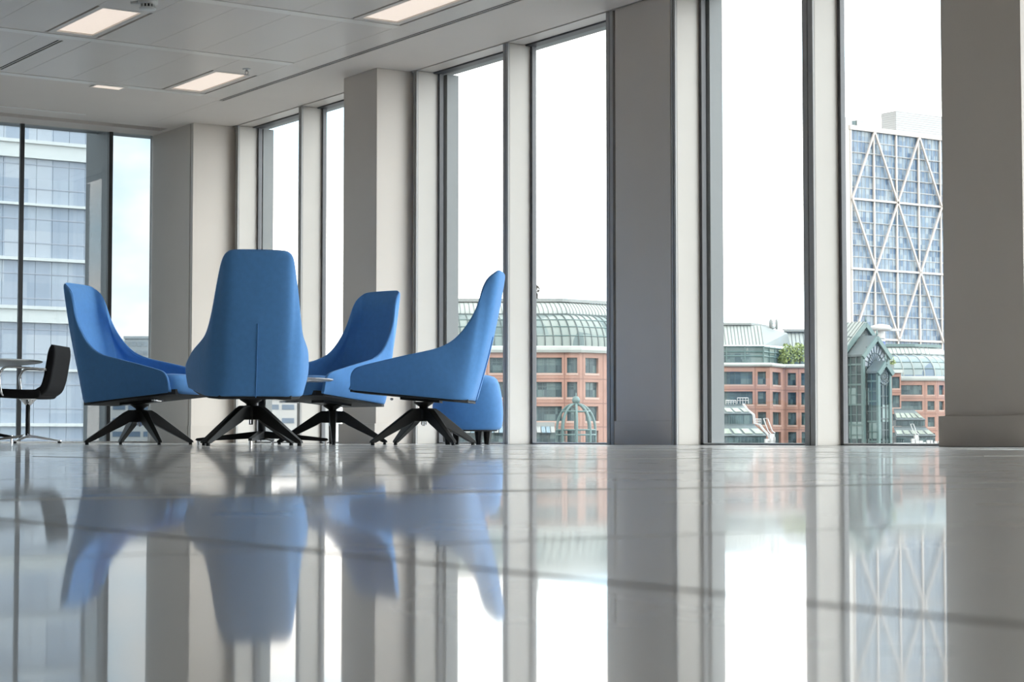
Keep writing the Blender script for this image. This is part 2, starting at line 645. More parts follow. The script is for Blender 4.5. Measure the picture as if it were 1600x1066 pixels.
# windows of the right wall: (y0, y1), glass between two fins
wins = [(13.915, 15.040), (12.712, 13.859), (10.895, 12.043), (9.712, 10.832), (7.889, 9.011), (6.672, 7.802),
        (4.87, 6.0), (3.672, 4.80), (1.85, 2.97), (0.642, 1.78), (-1.17, -0.03), (-2.4, -1.24), (-4.2, -3.05), (-5.4, -4.25)]
for n_, (a, b) in enumerate(wins):
    w = empty('window_%d' % (n_ + 1), (XG, (a + b) / 2, 0))
    tag(w, 'full-height fixed window in the right wall', kind='structure')
    off = Vector((-XG, -(a + b) / 2, 0))
    fr = MB()
    fr.box(7.418, 7.452, a, a + 0.020, 0, H)
    fr.box(7.418, 7.452, b - 0.024, b, 0, H)
    fr.box(7.378, 7.452, a, b, H - 0.012, H + 0.02)
    fr.box(7.418, 7.452, a, b, 0.0, 0.007)
    o = fr.build('frame', M['frame'], w)
    o.location = off
    o = MB().box(7.420, 7.450, a + 0.02, b - 0.024, 0.007, 0.0125).build('sill_bead', M['bead'], w)
    o.location = off
    o = MB().box(7.430, 7.442, a + 0.018, b - 0.022, 0.010, H - 0.010).build('pane', M['glass'], w)
    o.location = off
# cladding of the columns on the outside, seen through the glass beside each column
for (y0, y1) in [(11.99, 12.70), (8.965, 9.70), (5.96, 6.66), (2.95, 3.65), (15.02, 16.1)]:
    wpart(MB().box(7.465, 7.565, y0, y1, -4.0, 2.735), 'external_cladding', M['ext_clad'])
wpart(MB().box(7.46, 7.75, -6, 16.5, -0.35, -0.012), 'external_ledge', M['bead'])
wpart(MB().box(7.455, 7.60, -6, 16.5, 2.765, 3.6), 'external_spandrel', M['ext_fin'])

# ---- far wall
wf = empty('wall_far', (0, YG, 0))
tag(wf, 'far window wall with thin black mullions', kind='structure')
off = Vector((0, -YG, 0))
xs = [6.46]
xm = [6.460, 5.654]
while xm[-1] > XL + 1:
    xm.append(xm[-1] - (2.21 if len(xm) % 2 == 0 else 0.806))
edges = [6.857] + xm
n0 = len(wins)
for k in range(len(xm)):
    x = xm[k]
    o = MB().box(x - 0.018, x + 0.018, YG - 0.016, YG + 0.016, 0, H).build('mullion', M['black_frame'], wf)
    o.location = off
    bevel(o, 0.002, 1, False)
for k in range(len(edges) - 1):
    a, b = edges[k + 1], edges[k]
    w = empty('window_%d' % (n0 + k + 1), ((a + b) / 2, YG, 0))
    tag(w, 'full-height fixed window in the far wall', kind='structure')
    of2 = Vector((-(a + b) / 2, -YG, 0))
    o = MB().box(a + 0.012, b - 0.004, YG - 0.006, YG + 0.006, 0.012, H + 0.01).build('pane', M['glass_far'], w)
    o.location = of2
    o = MB().box(a, b, YG - 0.02, YG + 0.02, 0, 0.014).build('sill_bead', M['bead'], w)
    o.location = of2
for k in range(0, len(xm), 2):
    x = xm[k]
    o = MB().box(x - 0.012, x + 0.017, YG + 0.035, YG + 0.55, -4, 3.4).build('external_fin', M['ext_fin'], wf)
    o.location = off
o = MB().box(XL, 7.0, YG + 0.04, YG + 0.3, 2.77, 3.6).build('external_spandrel', M['ext_fin'], wf)
o.location = off
o = MB().box(XL, 7.6, YG + 0.025, YG + 0.6, -0.35, -0.012).build('external_ledge', M['bead'], wf)
o.location = off

# ------------------------------------------------------------------ ceiling fittings
light_lab = {0: 'square-ended warm ceiling light panel at the upper left, beside the smoke detector',
             1: 'warm ceiling light panel nearest the far corner column, beside the sprinkler',
             2: 'warm ceiling light panel cut by the top of the frame, beside the long slot'}
light_src = None
for n_, (lx, a, b) in enumerate(LIGHTS):
    cy = (a + b) / 2
    if light_src is None:
        L = empty('ceiling_light', (lx, cy, H))
        hw, hl = 0.135, 0.4225
        f = MB()
        f.box(-0.168, -hw, -hl - 0.04, hl + 0.04, 0, 0.04).box(hw, 0.168, -hl - 0.04, hl + 0.04, 0, 0.04)
        f.box(-hw, hw, -hl - 0.04, -hl, 0, 0.04).box(-hw, hw, hl, hl + 0.04, 0, 0.04)
        f.build('frame', M['plank'], L)
        MB().box(-hw, hw, -hl, hl, 0.012, 0.03).build('diffuser', M['lamp'], L)
        r_ = MB()
        for s_ in (-1, 1):
            r_.box(min(s_ * hw, s_ * (hw - 0.006)), max(s_ * hw, s_ * (hw - 0.006)), -hl, hl, 0.001, 0.012)
            r_.box(-hw + 0.006, hw - 0.006, min(s_ * hl, s_ * (hl - 0.008)), max(s_ * hl, s_ * (hl - 0.008)), 0.001, 0.012)
        r_.build('inner_trim', M['lampframe'], L)
        light_src = L
    else:
        L = copy_tree(light_src)
        L.location = (lx, cy, H)
    tag(L, light_lab.get(n_, 'warm ceiling light panel over the part of the office out of view'), 'ceiling light', 'warm light panels in the ceiling')
# small recessed downlight, further off
D = empty('downlight', (5.60, 13.93, H))
tag(D, 'small rectangular recessed downlight on the ceiling between the two large panels', 'ceiling light')
f = MB().box(-0.125, -0.11, -0.085, 0.085, -0.006, 0.02).box(0.11, 0.125, -0.085, 0.085, -0.006, 0.02)
f.box(-0.11, 0.11, -0.085, -0.07, -0.006, 0.02).box(-0.11, 0.11, 0.07, 0.085, -0.006, 0.02)
f.build('frame', M['lampframe'], D)
MB().box(-0.11, 0.11, -0.07, 0.07, -0.003, 0.01).build('diffuser', M['lamp'], D)


def slot(x, a, b, label):
    s_ = empty('slot_diffuser', (x, (a + b) / 2, H))
    tag(s_, label, 'air vent', None)
    h_ = (b - a) / 2
    MB().box(-0.0205, 0.0205, -h_, h_, 0.004, 0.03).build('back_plate', M['dark'], s_)
    MB().box(-0.004, 0.004, -h_, h_, 0.0, 0.0038).build('centre_bar', M['plank'], s_)
    MB().box(-0.0235, -0.0205, -h_, h_, 0.0, 0.03).build('edge_bar', M['plank'], s_)
    MB().box(0.0205, 0.0235, -h_, h_, 0.0, 0.03).build('edge_bar', M['plank'], s_)
    return s_


slot(6.585, YB + 0.1, 14.015, 'long twin black slot diffuser running beside the window wall')
slot(4.668, 12.485, 13.73, 'short twin black slot diffuser at the far left of the ceiling')

# smoke detector
sd = empty('smoke_detector', (4.685, 11.035, H))
tag(sd, 'white round smoke detector hanging beside the upper left light panel', 'smoke detector')
MB().lathe([(0.062, 0.0), (0.062, -0.020), (0.056, -0.024)], 28).build('mounting_base', M['white_plastic'], sd, True)
b_ = MB()
for k in range(12):
    t = 2 * PI * k / 12
    b_.box(0.036, 0.044, -0.004, 0.004, -0.048, -0.022, lambda x, y, z, t=t: (x * math.cos(t) - y * math.sin(t), x * math.sin(t) + y * math.cos(t), z))
tag(b_.build('vent_ribs', M['white_plastic'], sd), kind='stuff')
MB().lathe([(0.030, -0.022), (0.030, -0.046)], 16).build('chamber', M['frame'], sd)
MB().lathe([(0.052, -0.046), (0.050, -0.056), (0.030, -0.062), (0.002, -0.063)], 28).build('cap', M['white_plastic'], sd, True)
MB().tube([(0, 0, -0.01), (-0.075, 0.02, -0.02), (-0.10, 0.03, -0.022)], 0.010, 8).build('indicator_arm', M['white_plastic'], sd, True)
# sprinklers
def sprinkler(x, y, lab):
    sp = empty('sprinkler', (x, y, H))
    tag(sp, lab, 'sprinkler')
    MB().lathe([(0.032, 0.0), (0.030, -0.004), (0.016, -0.006)], 20).build('escutcheon', M['white_plastic'], sp, True)
    s_ = MB().tube([(0, 0, 0), (0, 0, -0.018)], 0.008, 8)
    s_.tube([(0.010, 0, -0.016), (0.013, 0, -0.028), (0.004, 0, -0.042)], 0.0025, 6)
    s_.tube([(-0.010, 0, -0.016), (-0.013, 0, -0.028), (-0.004, 0, -0.042)], 0.0025, 6)
    s_.build('body', M['frame_front'], sp)
    MB().lathe([(0.022, -0.043), (0.020, -0.046), (0.003, -0.047)], 12).build('deflector', M['frame_front'], sp)


sprinkler(6.173, 12.70, 'tiny sprinkler head on the ceiling by the light nearest the corner column')


# ------------------------------------------------------------------ lounge chairs
def lounge_shell():
    Rm = [(0, -.470, 1.000), (.090, -.468, .999), (.150, -.460, .995), (.177, -.436, .983), (.189, -.398, .957), (.198, -.370, .908), (.209, -.348, .835), (.221, -.312, .745),
          (.236, -.255, .655), (.254, -.190, .588), (.280, -.105, .547), (.306, .040, .515), (.321, .190, .480), (.330, .310, .450), (.331, .352, .430), (.327, .372, .395), (.320, .374, .345), (.311, .370, .312)]
    Bm = [(0, -.300, .250), (.070, -.299, .250), (.115, -.297, .250), (.145, -.294, .250), (.170, -.288, .250), (.195, -.276, .251), (.218, -.255, .252), (.236, -.228, .254),
          (.248, -.195, .256), (.256, -.160, .259), (.264, -.100, .264), (.272, -.010, .272), (.280, .090, .281), (.287, .180, .289), (.290, .240, .295), (.293, .290, .301), (.296, .335, .306), (.299, .366, .310)]
    n = 36
    r = crom(Rm, n)
    b = crom(Bm, n)
    half = []
    NV = 12
    for i in range(n):
        col = []
        s = i / (n - 1)
        for j in range(NV + 1):
            v = j / NV
            p = b[i].lerp(r[i], v)
            k = math.sin(PI * v)
            # outward belly
            out = Vector((p.x * 2.2, p.y + 0.05 if s < .4 else 0, 0))
            if out.length > 1e-4:
                out.normalize()
            amt = 0.016 if s < 0.75 else 0.016 * max(0, (1 - s) / 0.25)
            p = p + out * (k * amt)
            col.append(p)
        half.append(col)
    full = [[Vector((-p.x, p.y, p.z)) for p in col] for col in reversed(half[1:])] + half
    return full


SHELL = lounge_shell()


def shell_normal(i, j):
    a = SHELL[min(i + 1, len(SHELL) - 1)][j] - SHELL[max(i - 1, 0)][j]
    b = SHELL[i][min(j + 1, 12)] - SHELL[i][max(j - 1, 0)]
    n = a.cross(b)
    if n.length < 1e-9:
        n = Vector((0, -1, 0))
    n.normalize()
    return n        # outward for this winding


def make_lounge():
    root = empty('lounge_chair')
    # the moulded wrap-round shell: back and both arms in one skin
    T = 0.022
    mid = len(SHELL) // 2
    nrm = [[shell_normal(i, j) for j in range(13)] for i in range(len(SHELL))]
    if nrm[mid][6].y > 0:
        nrm = [[-q for q in row] for row in nrm]
    outer = SHELL
    inner = [[SHELL[i][j] - nrm[i][j] * T for j in range(13)] for i in range(len(SHELL))]
    nu, nv = len(SHELL), 13
    mb = MB()
    mb.v = [tuple(p) for row in outer for p in row] + [tuple(p) for row in inner for p in row]
    o_ = nu * nv
    fs = []
    for i in range(nu - 1):
        for j in range(nv - 1):
            fs.append((i * nv + j, (i + 1) * nv + j, (i + 1) * nv + j + 1, i * nv + j + 1))
            fs.append((o_ + i * nv + j + 1, o_ + (i + 1) * nv + j + 1, o_ + (i + 1) * nv + j, o_ + i * nv + j))
    for i in range(nu - 1):
        fs.append((i * nv, o_ + i * nv, o_ + (i + 1) * nv, (i + 1) * nv))
        fs.append((i * nv + nv - 1, (i + 1) * nv + nv - 1, o_ + (i + 1) * nv + nv - 1, o_ + i * nv + nv - 1))
    for j in range(nv - 1):
        fs.append((j, j + 1, o_ + j + 1, o_ + j))
        e = (nu - 1) * nv
        fs.append((e + j, o_ + e + j, o_ + e + j + 1, e + j + 1))
    mb.f = fs
    sh = mb.build('shell', M['blue'], root, True)
    md = sh.modifiers.new('sub', 'SUBSURF')
    md.levels = 1
    md.render_levels = 2
    # upright seam down the lower half of the back
    sm = []
    for j in range(0, 7):
        p = SHELL[mid][j] + nrm[mid][j] * 0.0025
        sm.append(p)
    MB().tube(sm, 0.0028, 6).build('back_seam', M['blue_seam'], sh, True)
    # padding on the inside of the back, with a head roll
    P = []
    lo, hi = mid - 21, mid + 21
    for i in range(lo, hi + 1):
        u = (i - mid) / 21.0
        row = []
        for j in range(0, 13):
            v = j / 12
            eu = max(0.0, 1 - abs(u) ** 4)
            ev = min(1.0, (1 - v) / 0.10) ** 0.5
            pad = 0.016 * eu * ev
            pad += 0.007 * math.exp(-((v - 0.84) / 0.09) ** 2) * eu
            pad -= 0.008 * math.exp(-((v - 0.70) / 0.045) ** 2) * eu
            pad += 0.010 * math.exp(-((v - 0.42) / 0.16) ** 2) * eu
            row.append(SHELL[i][j] - nrm[i][j] * (T - 0.006 + pad))
        P.append(row)
    pd = MB().grid(P).build('back_cushion', M['blue'], root, True)
    md = pd.modifiers.new('sub', 'SUBSURF')
    md.levels = 1
    md.render_levels = 2
    # seat cushion, a thick rounded slab that sticks out past the arms
    st = []
    NS = 40
    ring = []
    mbs = MB()
    def plan(t, k):
        # rounded trapezium
        c, s_ = math.cos(t), math.sin(t)
        e = 0.30
        x = math.copysign(abs(c) ** e, c)
        y = math.copysign(abs(s_) ** e, s_)
        yy = 0.085 + y * 0.315 * k
        w = (0.235 + 0.045 * (yy + 0.23) / 0.62) * k
        return x * w, yy
    lev = [(0.30, 0.94), (0.305, 0.985), (0.325, 1.0), (0.385, 1.0), (0.408, 0.985), (0.420, 0.94), (0.427, 0.80), (0.431, 0.5), (0.432, 0.1)]
    vs_ = []
    for z, k in lev:
        for q in range(NS):
            x, y = plan(2 * PI * q / NS, k)
            vs_.append((x, y, z - 0.012 + (y + 0.1) * 0.03))
    fs = []
    for a in range(len(lev) - 1):
        for q in range(NS):
            q2 = (q + 1) % NS
            fs.append((a * NS + q, a * NS + q2, (a + 1) * NS + q2, (a + 1) * NS + q))
    fs.append(tuple(reversed(range(NS))))
    fs.append(tuple((len(lev) - 1) * NS + q for q in range(NS)))
    mbs.add(vs_, fs)
    mbs.build('seat_cushion', M['blue'], root, True)
    # black underside panel following the bottom edge
    under = MB()
    pl = [(-.185, -.280), (.185, -.280), (.235, -.205), (.270, .05), (.285, .355), (.255, .385), (-.255, .385), (-.285, .355), (-.270, .05), (-.235, -.205)]
    under.prism(pl, 0, 1, lambda x, y, t: (x, y, 0.241 + (y + 0.28) * 0.092 + t * 0.030))
    un = under.build('under_panel', M['black_under'], root)
    MB().prism([(-.07, -.10), (.07, -.10), (.055, .13), (-.055, .13)], 0, 1, lambda x, y, t: (x, y, 0.243 + (y + 0.1) * 0.085 + t * 0.02)).build('mechanism', M['black_metal'], un)
    MB().tube([(0.10, 0.20, 0.268), (0.19, 0.22, 0.270), (0.245, 0.225, 0.270)], 0.007, 8).build('lever', M['chrome'], un, True)
    MB().lathe([(0.024, 0.205), (0.026, 0.222), (0.058, 0.242), (0.058, 0.250)], 20).build('swivel_stem', M['black_metal'], root, True)
    # four-blade base
    base = MB().lathe([(0.036, 0.138), (0.040, 0.145), (0.040, 0.206), (0.034, 0.214)], 20).build('base_hub', M['black_metal'], root)
    sc_ = MB()
    for (x, y, r, z) in ((0, 0, 0.011, 0.112), (0.016, 0.006, 0.005, 0.118), (-0.016, -0.004, 0.005, 0.118)):
        sc_.tube([(x, y, z), (x, y, 0.140)], r, 8)
    sc_.build('base_screw', M['chrome'], base)
    outl = [(0.0, .212), (.070, .212), (.100, .196), (.346, .026), (.352, .014), (.318, .014), (.098, .122), (.072, .138), (0.0, .138)]
    for q in range(4):
        mb = MB()
        k = len(outl)
        pts = []
        for sgn in (-1, 1):
            for (r, z) in outl:
                w = 0.024 - 0.012 * min(1, r / 0.35)
                pts.append((r, sgn * w, z))
        fs = [tuple(range(k)), tuple(reversed(range(k, 2 * k)))]
        for i in range(k):
            j = (i + 1) % k
            fs.append((i, k + i, k + j, j))
        mb.add(pts, fs)
        t = q * PI / 2
        mb.v = [(x * math.cos(t) - y * math.sin(t), x * math.sin(t) + y * math.cos(t), z) for x, y, z in mb.v]
        lg = mb.build('leg', M['black_metal'], base)
        bevel(lg, 0.004, 2)
        x, y = 0.333 * math.cos(t), 0.333 * math.sin(t)
        MB().tube([(x, y, 0.0), (x, y, 0.016)], 0.011, 10).build('foot_glide', M['black_metal'], root)
    return root


def place_lounge(root, loc, sdir, base_ang, label):
    root.location = loc
    rz = screen_dir(*sdir, loc)
    base_ang = sang(*base_ang, loc)
    root.rotation_euler = (0, 0, rz)
    tag(root, label, 'lounge chair', 'blue lounge chairs round the low table')
    # base turned independently of the swivelling seat; base_ang measured in the room
    want = base_ang - rz
    for ch in root.children:
        if ch.name.startswith('base_hub') or ch.name.startswith('foot_glide'):
            ch.rotation_euler = (0, 0, want)


def sang(right, away, loc=None):
    return screen_dir(right, away, loc) + PI / 2


ch0 = make_lounge()
chairs = [ch0] + [copy_tree(ch0) for _ in range(3)]
c, s = math.cos, math.sin
place_lounge(chairs[0], (4.532, 9.244, 0), (-s(R(4.5)), c(R(4.5))), (-.235, -.27), 'blue lounge chair seen from behind in the middle of the group')
place_lounge(chairs[1], (4.675, 11.073, 0), (c(R(30)), -s(R(30))), (-.335, -.125), 'blue lounge chair at the left of the group, facing right')
place_lounge(chairs[2], (5.760, 9.502, 0), (-c(R(8)), s(R(8))), (-.29, -.167), 'blue lounge chair in profile facing left, in front of the blue pouffe')
place_lounge(chairs[3], (5.849, 10.767, 0), (-c(R(44)), -s(R(44))), (-.35, -.01), 'blue lounge chair turned towards us behind the low table, in front of the protruding column')


# ------------------------------------------------------------------ pouffe
pf = empty('pouffe', (6.57, 10.30, 0))
tag(pf, 'round blue barrel-shaped pouffe on black legs beside the window', 'pouffe')
prof = [(0.185, 0.092), (0.205, 0.096), (0.217, 0.112), (0.224, 0.15), (0.226, 0.20), (0.222, 0.27), (0.213, 0.33), (0.202, 0.38), (0.188, 0.412), (0.168, 0.430), (0.13, 0.440), (0.06, 0.444), (0.004, 0.445)]
MB().lathe(prof, 48).build('body', M['blue'], pf, True)
MB().lathe([(0.186, 0.084), (0.190, 0.094)], 40).build('base_plate', M['black_under'], pf)
for q in range(4):
    t = q * PI / 2 + sang(0.88, 0.5, (6.57, 10.30))
    mb = MB()
    x, y = 0.145 * math.cos(t), 0.145 * math.sin(t)
    x2, y2 = 0.142 * math.cos(t), 0.142 * math.sin(t)
    mb.tube([(x2, y2, 0.0), (x, y, 0.088)], [0.018, 0.031], 8)
    mb.build('leg', M['black_metal'], pf)

# ------------------------------------------------------------------ low round table
tb = empty('coffee_table', (5.074, 10.204, 0))
tag(tb, 'low round table with pale thin top and black cross foot, between the blue lounge chairs', 'coffee table')
o = MB().lathe([(0.30, 0.372), (0.405, 0.376), (0.418, 0.381), (0.420, 0.385), (0.416, 0.389), (0.004, 0.3895)], 64).build('table_top', M['table_white'], tb, True)
MB().lathe([(0.025, 0.03), (0.023, 0.08), (0.021, 0.33), (0.060, 0.371)], 20).build('pole', M['black_metal'], tb, True)
for q in range(4):
    t = q * PI / 2 + sang(0.985, -0.17, (5.074, 10.204))
    mb = MB()
    k = [(0.0, .082), (.02, .082), (.385, .040), (.395, .030), (.375, .022), (.02, .040), (0.0, .040)]
    pts = []
    for sgn in (-1, 1):
        for (r, z) in k:
            pts.append((r, sgn * (0.020 - 0.010 * r / 0.4), z))
    m_ = len(k)
    fs = [tuple(range(m_)), tuple(reversed(range(m_, 2 * m_)))] + [(i, m_ + i, m_ + (i + 1) % m_, (i + 1) % m_) for i in range(m_)]
    mb.add(pts, fs)
    mb.v = [(x * math.cos(t) - y * math.sin(t), x * math.sin(t) + y * math.cos(t), z) for x, y, z in mb.v]
    lg = mb.build('foot_blade', M['black_metal'], tb)
    bevel(lg, 0.003, 2)
    x, y = 0.375 * math.cos(t), 0.375 * math.sin(t)
    MB().tube([(x, y, 0.0), (x, y, 0.026)], 0.010, 10).build('glide', M['chrome'], lg)


# ------------------------------------------------------------------ black task chair and meeting table
def slab(curve, thick, halfw, n=24, crown=0.0):
    """upholstered slab: side-view centre line swept across the width, rounded at both ends"""
    pts = crom([(0, y, z) for y, z in curve], n)
    tops, bots = [], []
    for i, p in enumerate(pts):
        d = (pts[min(i + 1, n - 1)] - pts[max(i - 1, 0)]).normalized()
        nn = Vector((0, -d.z, d.y))
        e = min(1.0, 0.35 + 0.65 * math.sqrt(max(0, min(1, min(i, n - 1 - i) / 2.5))))
        tops.append(p + nn * thick / 2 * e)
        bots.append(p - nn * thick / 2 * e)
    mb = MB()
    poly = tops + list(reversed(bots))
    k = len(poly)
    secs = [(-1.0, 0.55), (-0.985, 0.8), (-0.95, 0.96), (-0.85, 1.0), (0, 1.0), (0.85, 1.0), (0.95, 0.96), (0.985, 0.8), (1.0, 0.55)]
    for (w, sc2) in secs:
        for i in range(k):
            ctr = pts[i] if i < n else pts[2 * n - 1 - i]
            q = ctr.lerp(poly[i], sc2)
            mb.v.append((w * halfw, q.y, q.z))
    for a in range(len(secs) - 1):
        for i in range(k):
            j = (i + 1) % k
            mb.f.append((a * k + i, a * k + j, (a + 1) * k + j, (a + 1) * k + i))
    mb.f.append(tuple(range(k)))
    mb.f.append(tuple((len(secs) - 1) * k + i for i in reversed(range(k))))
    return mb


tcx = empty('task_chair', (5.391, 15.048, 0), screen_dir(-0.955, 0.296, (5.391, 15.048)))
tag(tcx, 'black upholstered swivel chair with chrome arms at the left edge, by the far window', 'office chair')
st = slab([(0.255, 0.405), (0.20, 0.402), (0.05, 0.395), (-0.10, 0.392), (-0.17, 0.400)], 0.072, 0.235).build('seat', M['black_fabric'], tcx, True)
bk = slab([(-0.120, 0.395), (-0.185, 0.430), (-0.215, 0.50), (-0.238, 0.62), (-0.262, 0.785)], 0.068, 0.225).build('backrest', M['black_fabric'], tcx, True)
MB().lathe([(0.020, 0.305), (0.034, 0.318), (0.062, 0.348), (0.085, 0.362)], 24).build('seat_cup', M['chrome'], tcx, True)
MB().lathe([(0.026, 0.345), (0.10, 0.362)], 16).build('seat_plate', M['black_metal'], tcx)
MB().tube([(0, 0, 0.072), (0, 0, 0.315)], 0.018, 16).build('pedestal', M['black_metal'], tcx, True)
hb = MB().lathe([(0.030, 0.040), (0.030, 0.066), (0.022, 0.078)], 20).build('base_hub', M['chrome'], tcx, True)
for q in range(5):
    t = q * 2 * PI / 5 + 0.62
    mb = MB()
    d = Vector((math.cos(t), math.sin(t), 0))
    n_ = Vector((-d.y, d.x, 0))
    P0, P1, P2 = d * 0.02 + Vector((0, 0, .060)), d * 0.20 + Vector((0, 0, .036)), d * 0.32 + Vector((0, 0, .018))
    vs_ = []
    for p, w, h in ((P0, .020, .012), (P1, .015, .009), (P2, .010, .006)):
        vs_ += [p + n_ * w + Vector((0, 0, h)), p - n_ * w + Vector((0, 0, h)), p - n_ * w - Vector((0, 0, h)), p + n_ * w - Vector((0, 0, h))]
    fs = [(0, 1, 2, 3), (11, 10, 9, 8)]
    for a in (0, 4):
        for i in range(4):
            j = (i + 1) % 4
            fs.append((a + i, a + j, a + 4 + j, a + 4 + i))
    mb.add(vs_, fs)
    bevel(mb.build('base_leg', M['chrome'], hb), 0.003, 2)
    g = d * 0.31
    MB().tube([(g.x, g.y, 0), (g.x, g.y, 0.016)], 0.012, 10).build('glide', M['black_metal'], hb)
for sx in (-1, 1):
    x = sx * 0.262
    pts = crom([(x * 0.80, 0.125, 0.375), (x * 0.98, 0.135, 0.40), (x, 0.148, 0.48), (x, 0.150, 0.545), (x, 0.118, 0.598), (x, 0.05, 0.606), (x, -0.10, 0.596), (x, -0.215, 0.586)], 40)
    ar = MB().tube(pts, 0.0095, 10).build('armrest', M['chrome'], tcx, True)
    MB().box(min(x, x - sx * 0.04), max(x, x - sx * 0.04), -0.225, -0.195, 0.575, 0.597).build('arm_bracket', M['chrome'], ar)

mt = empty('meeting_table', (5.00 - 0.02, 15.31, 0))
tag(mt, 'round meeting table cut by the left edge of the frame, black chair tucked under it', 'table')
MB().lathe([(0.30, 0.622), (0.42, 0.630), (0.56, 0.648), (0.585, 0.654), (0.590, 0.660), (0.586, 0.666), (0.004, 0.667)], 64).build('table_top', M['table_grey'], mt, True)
MB().tube([(0, 0, 0.06), (0, 0, 0.625)], 0.030, 20).build('pole', M['black_metal'], mt, True)
for q in range(4):
    t = q * PI / 2 + sang(0.95, -0.30, (5.0, 15.31))
    mb = MB()
    k = [(0.0, .125), (.03, .125), (.37, .060), (.37, .040), (.03, .085), (0.0, .085)]
    pts = []
    for sgn in (-1, 1):
        for (r, z) in k:
            pts.append((r, sgn * 0.018, z))
    m_ = len(k)
    mb.add(pts, [tuple(range(m_)), tuple(reversed(range(m_, 2 * m_)))] + [(i, m_ + i, m_ + (i + 1) % m_, (i + 1) % m_) for i in range(m_)])
    mb.v = [(x * math.cos(t) - y * math.sin(t), x * math.sin(t) + y * math.cos(t), z) for x, y, z in mb.v]
    lg = mb.build('foot_blade', M['black_metal'], mt)
    bevel(lg, 0.003, 2)
    x, y = 0.362 * math.cos(t), 0.362 * math.sin(t)
    MB().tube([(x, y, 0.0), (x, y, 0.062)], 0.011, 10).build('foot_post', M['chrome'], lg)


# ------------------------------------------------------------------ the city outside
def W(lat, dep, z):
    """point in the world from metres to the right of, ahead of, and above the standpoint"""
    p = RT * lat + FW * dep
    return Vector((p.x, p.y, z))


M['brick'] = mat('red_brick', (0.265, 0.150, 0.115), 0.8, var=0.10, vscale=0.4)
M['joint'] = mat('brick_pier_joint', (0.166, 0.092, 0.074), 0.85, var=0.1)
M['sill'] = mat('pale_pink_stone', (0.340, 0.239, 0.198), 0.7, var=0.04)
M['cornice'] = mat('white_green_cornice', (0.340, 0.359, 0.340), 0.5, var=0.03)
M['bframe'] = mat('teal_window_frame', (0.046, 0.078, 0.083), 0.5, var=0.08)
M['bpane'] = cell_mat('office_pane', [(.035, .06, .068), (.06, .095, .10), (.025, .045, .05), (.09, .13, .13), (.05, .075, .085)], 0.9, 0.9, 0.55, 0.3, 0.25)
M['steel'] = mat('green_steel', (0.074, 0.124, 0.120), 0.5, var=0.08)
M['steel_dark'] = mat('dark_green_steel', (0.039, 0.060, 0.062), 0.5, var=0.08)
M['roofrib'] = mat('ribbed_roof_sheet', (0.27, 0.295, 0.28), 0.5, var=0.04)
M['ribline'] = mat('roof_rib_grey_seam', (0.12, 0.14, 0.135), 0.5, var=0.05)  # ribs a darker grey than the roof sheet
M['roofflat'] = mat('plain_roof_panel', (0.14, 0.16, 0.157), 0.5, var=0.03)
M['parapet'] = mat('parapet_grey', (0.184, 0.198, 0.193), 0.6, var=0.05)
M['vault'] = cell_mat('vault_glazing', [(.085, .12, .118), (.12, .16, .155), (.065, .10, .10), (.17, .20, .185)], 0.22, 0.22, 0.45, 0.3, 0.3)
M['vault_blue'] = cell_mat('vault_glazing_blue', [(.09, .13, .175), (.13, .18, .21), (.075, .11, .16), (.18, .22, .22)], 0.16, 0.16, 0.35, 0.3, 0.3)
M['slate'] = mat('slate_roof', (0.078, 0.101, 0.106), 0.5, var=0.12, vscale=0.5)
M['skylight'] = mat('skylight_glass', (0.193, 0.230, 0.184), 0.2, var=0.35, vscale=0.5)
M['blueglass'] = mat('blue_skylight', (0.138, 0.221, 0.276), 0.2, var=0.1)
M['white_metal'] = mat('white_painted_metal', (0.391, 0.391, 0.386), 0.4, var=0.02)
M['tower_pane'] = cell_mat('tower_pane', [(.105, .155, .215), (.135, .185, .235), (.08, .13, .195), (.16, .205, .25), (.06, .105, .17), (.12, .17, .225), (.20, .24, .27)], 0.62, 0.62, 0.49, 0.3, 0.3)
M['tower_white'] = mat('tower_white_panel', (0.80, 0.78, 0.75), 0.5, var=0.02)
M['tower_brace'] = mat('tower_brace', (0.40, 0.36, 0.33), 0.5, var=0.02)
M['tower_line'] = mat('tower_floor_line', (0.285, 0.285, 0.285), 0.5, var=0.03)
M['louvre'] = mat('plant_louvre', (0.31, 0.31, 0.31), 0.6, var=0.02)
M['leaf'] = mat('leaf_green', (0.20, 0.25, 0.085), 0.7, var=0.35, vscale=1.5)
M['bark'] = mat('bark', (0.046, 0.037, 0.028), 0.9, var=0.2)
M['pale_office'] = mat('pale_office_band', (0.72, 0.72, 0.68), 0.6, var=0.03)
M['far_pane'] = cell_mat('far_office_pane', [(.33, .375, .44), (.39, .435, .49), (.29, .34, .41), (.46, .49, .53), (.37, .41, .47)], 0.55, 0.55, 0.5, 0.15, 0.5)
M['far_mullion'] = mat('far_office_mullion', (0.40, 0.42, 0.47), 0.5, var=0.03)
M['grey_block'] = mat('grey_far_block', (0.36, 0.385, 0.395), 0.8, var=0.12, vscale=0.1)  # lightened, with distance haze mixed into the colour
M['white_block'] = mat('white_office_block', (0.304, 0.308, 0.304), 0.7, var=0.03)
M['block_pane'] = mat('block_pane', (0.074, 0.110, 0.156), 0.3, var=0.2, vscale=0.3)
M['haze_pane'] = mat('far_hazy_pane', (0.27, 0.30, 0.32), 0.5, var=0.2, vscale=0.3)  # pale panes, the haze of distance is in their colour
M['ground'] = mat('city_ground', (0.138, 0.138, 0.133), 0.9, var=0.1, vscale=0.02)
M['blue_sign'] = mat('blue_panel', (0.023, 0.060, 0.207), 0.5, var=0.05)

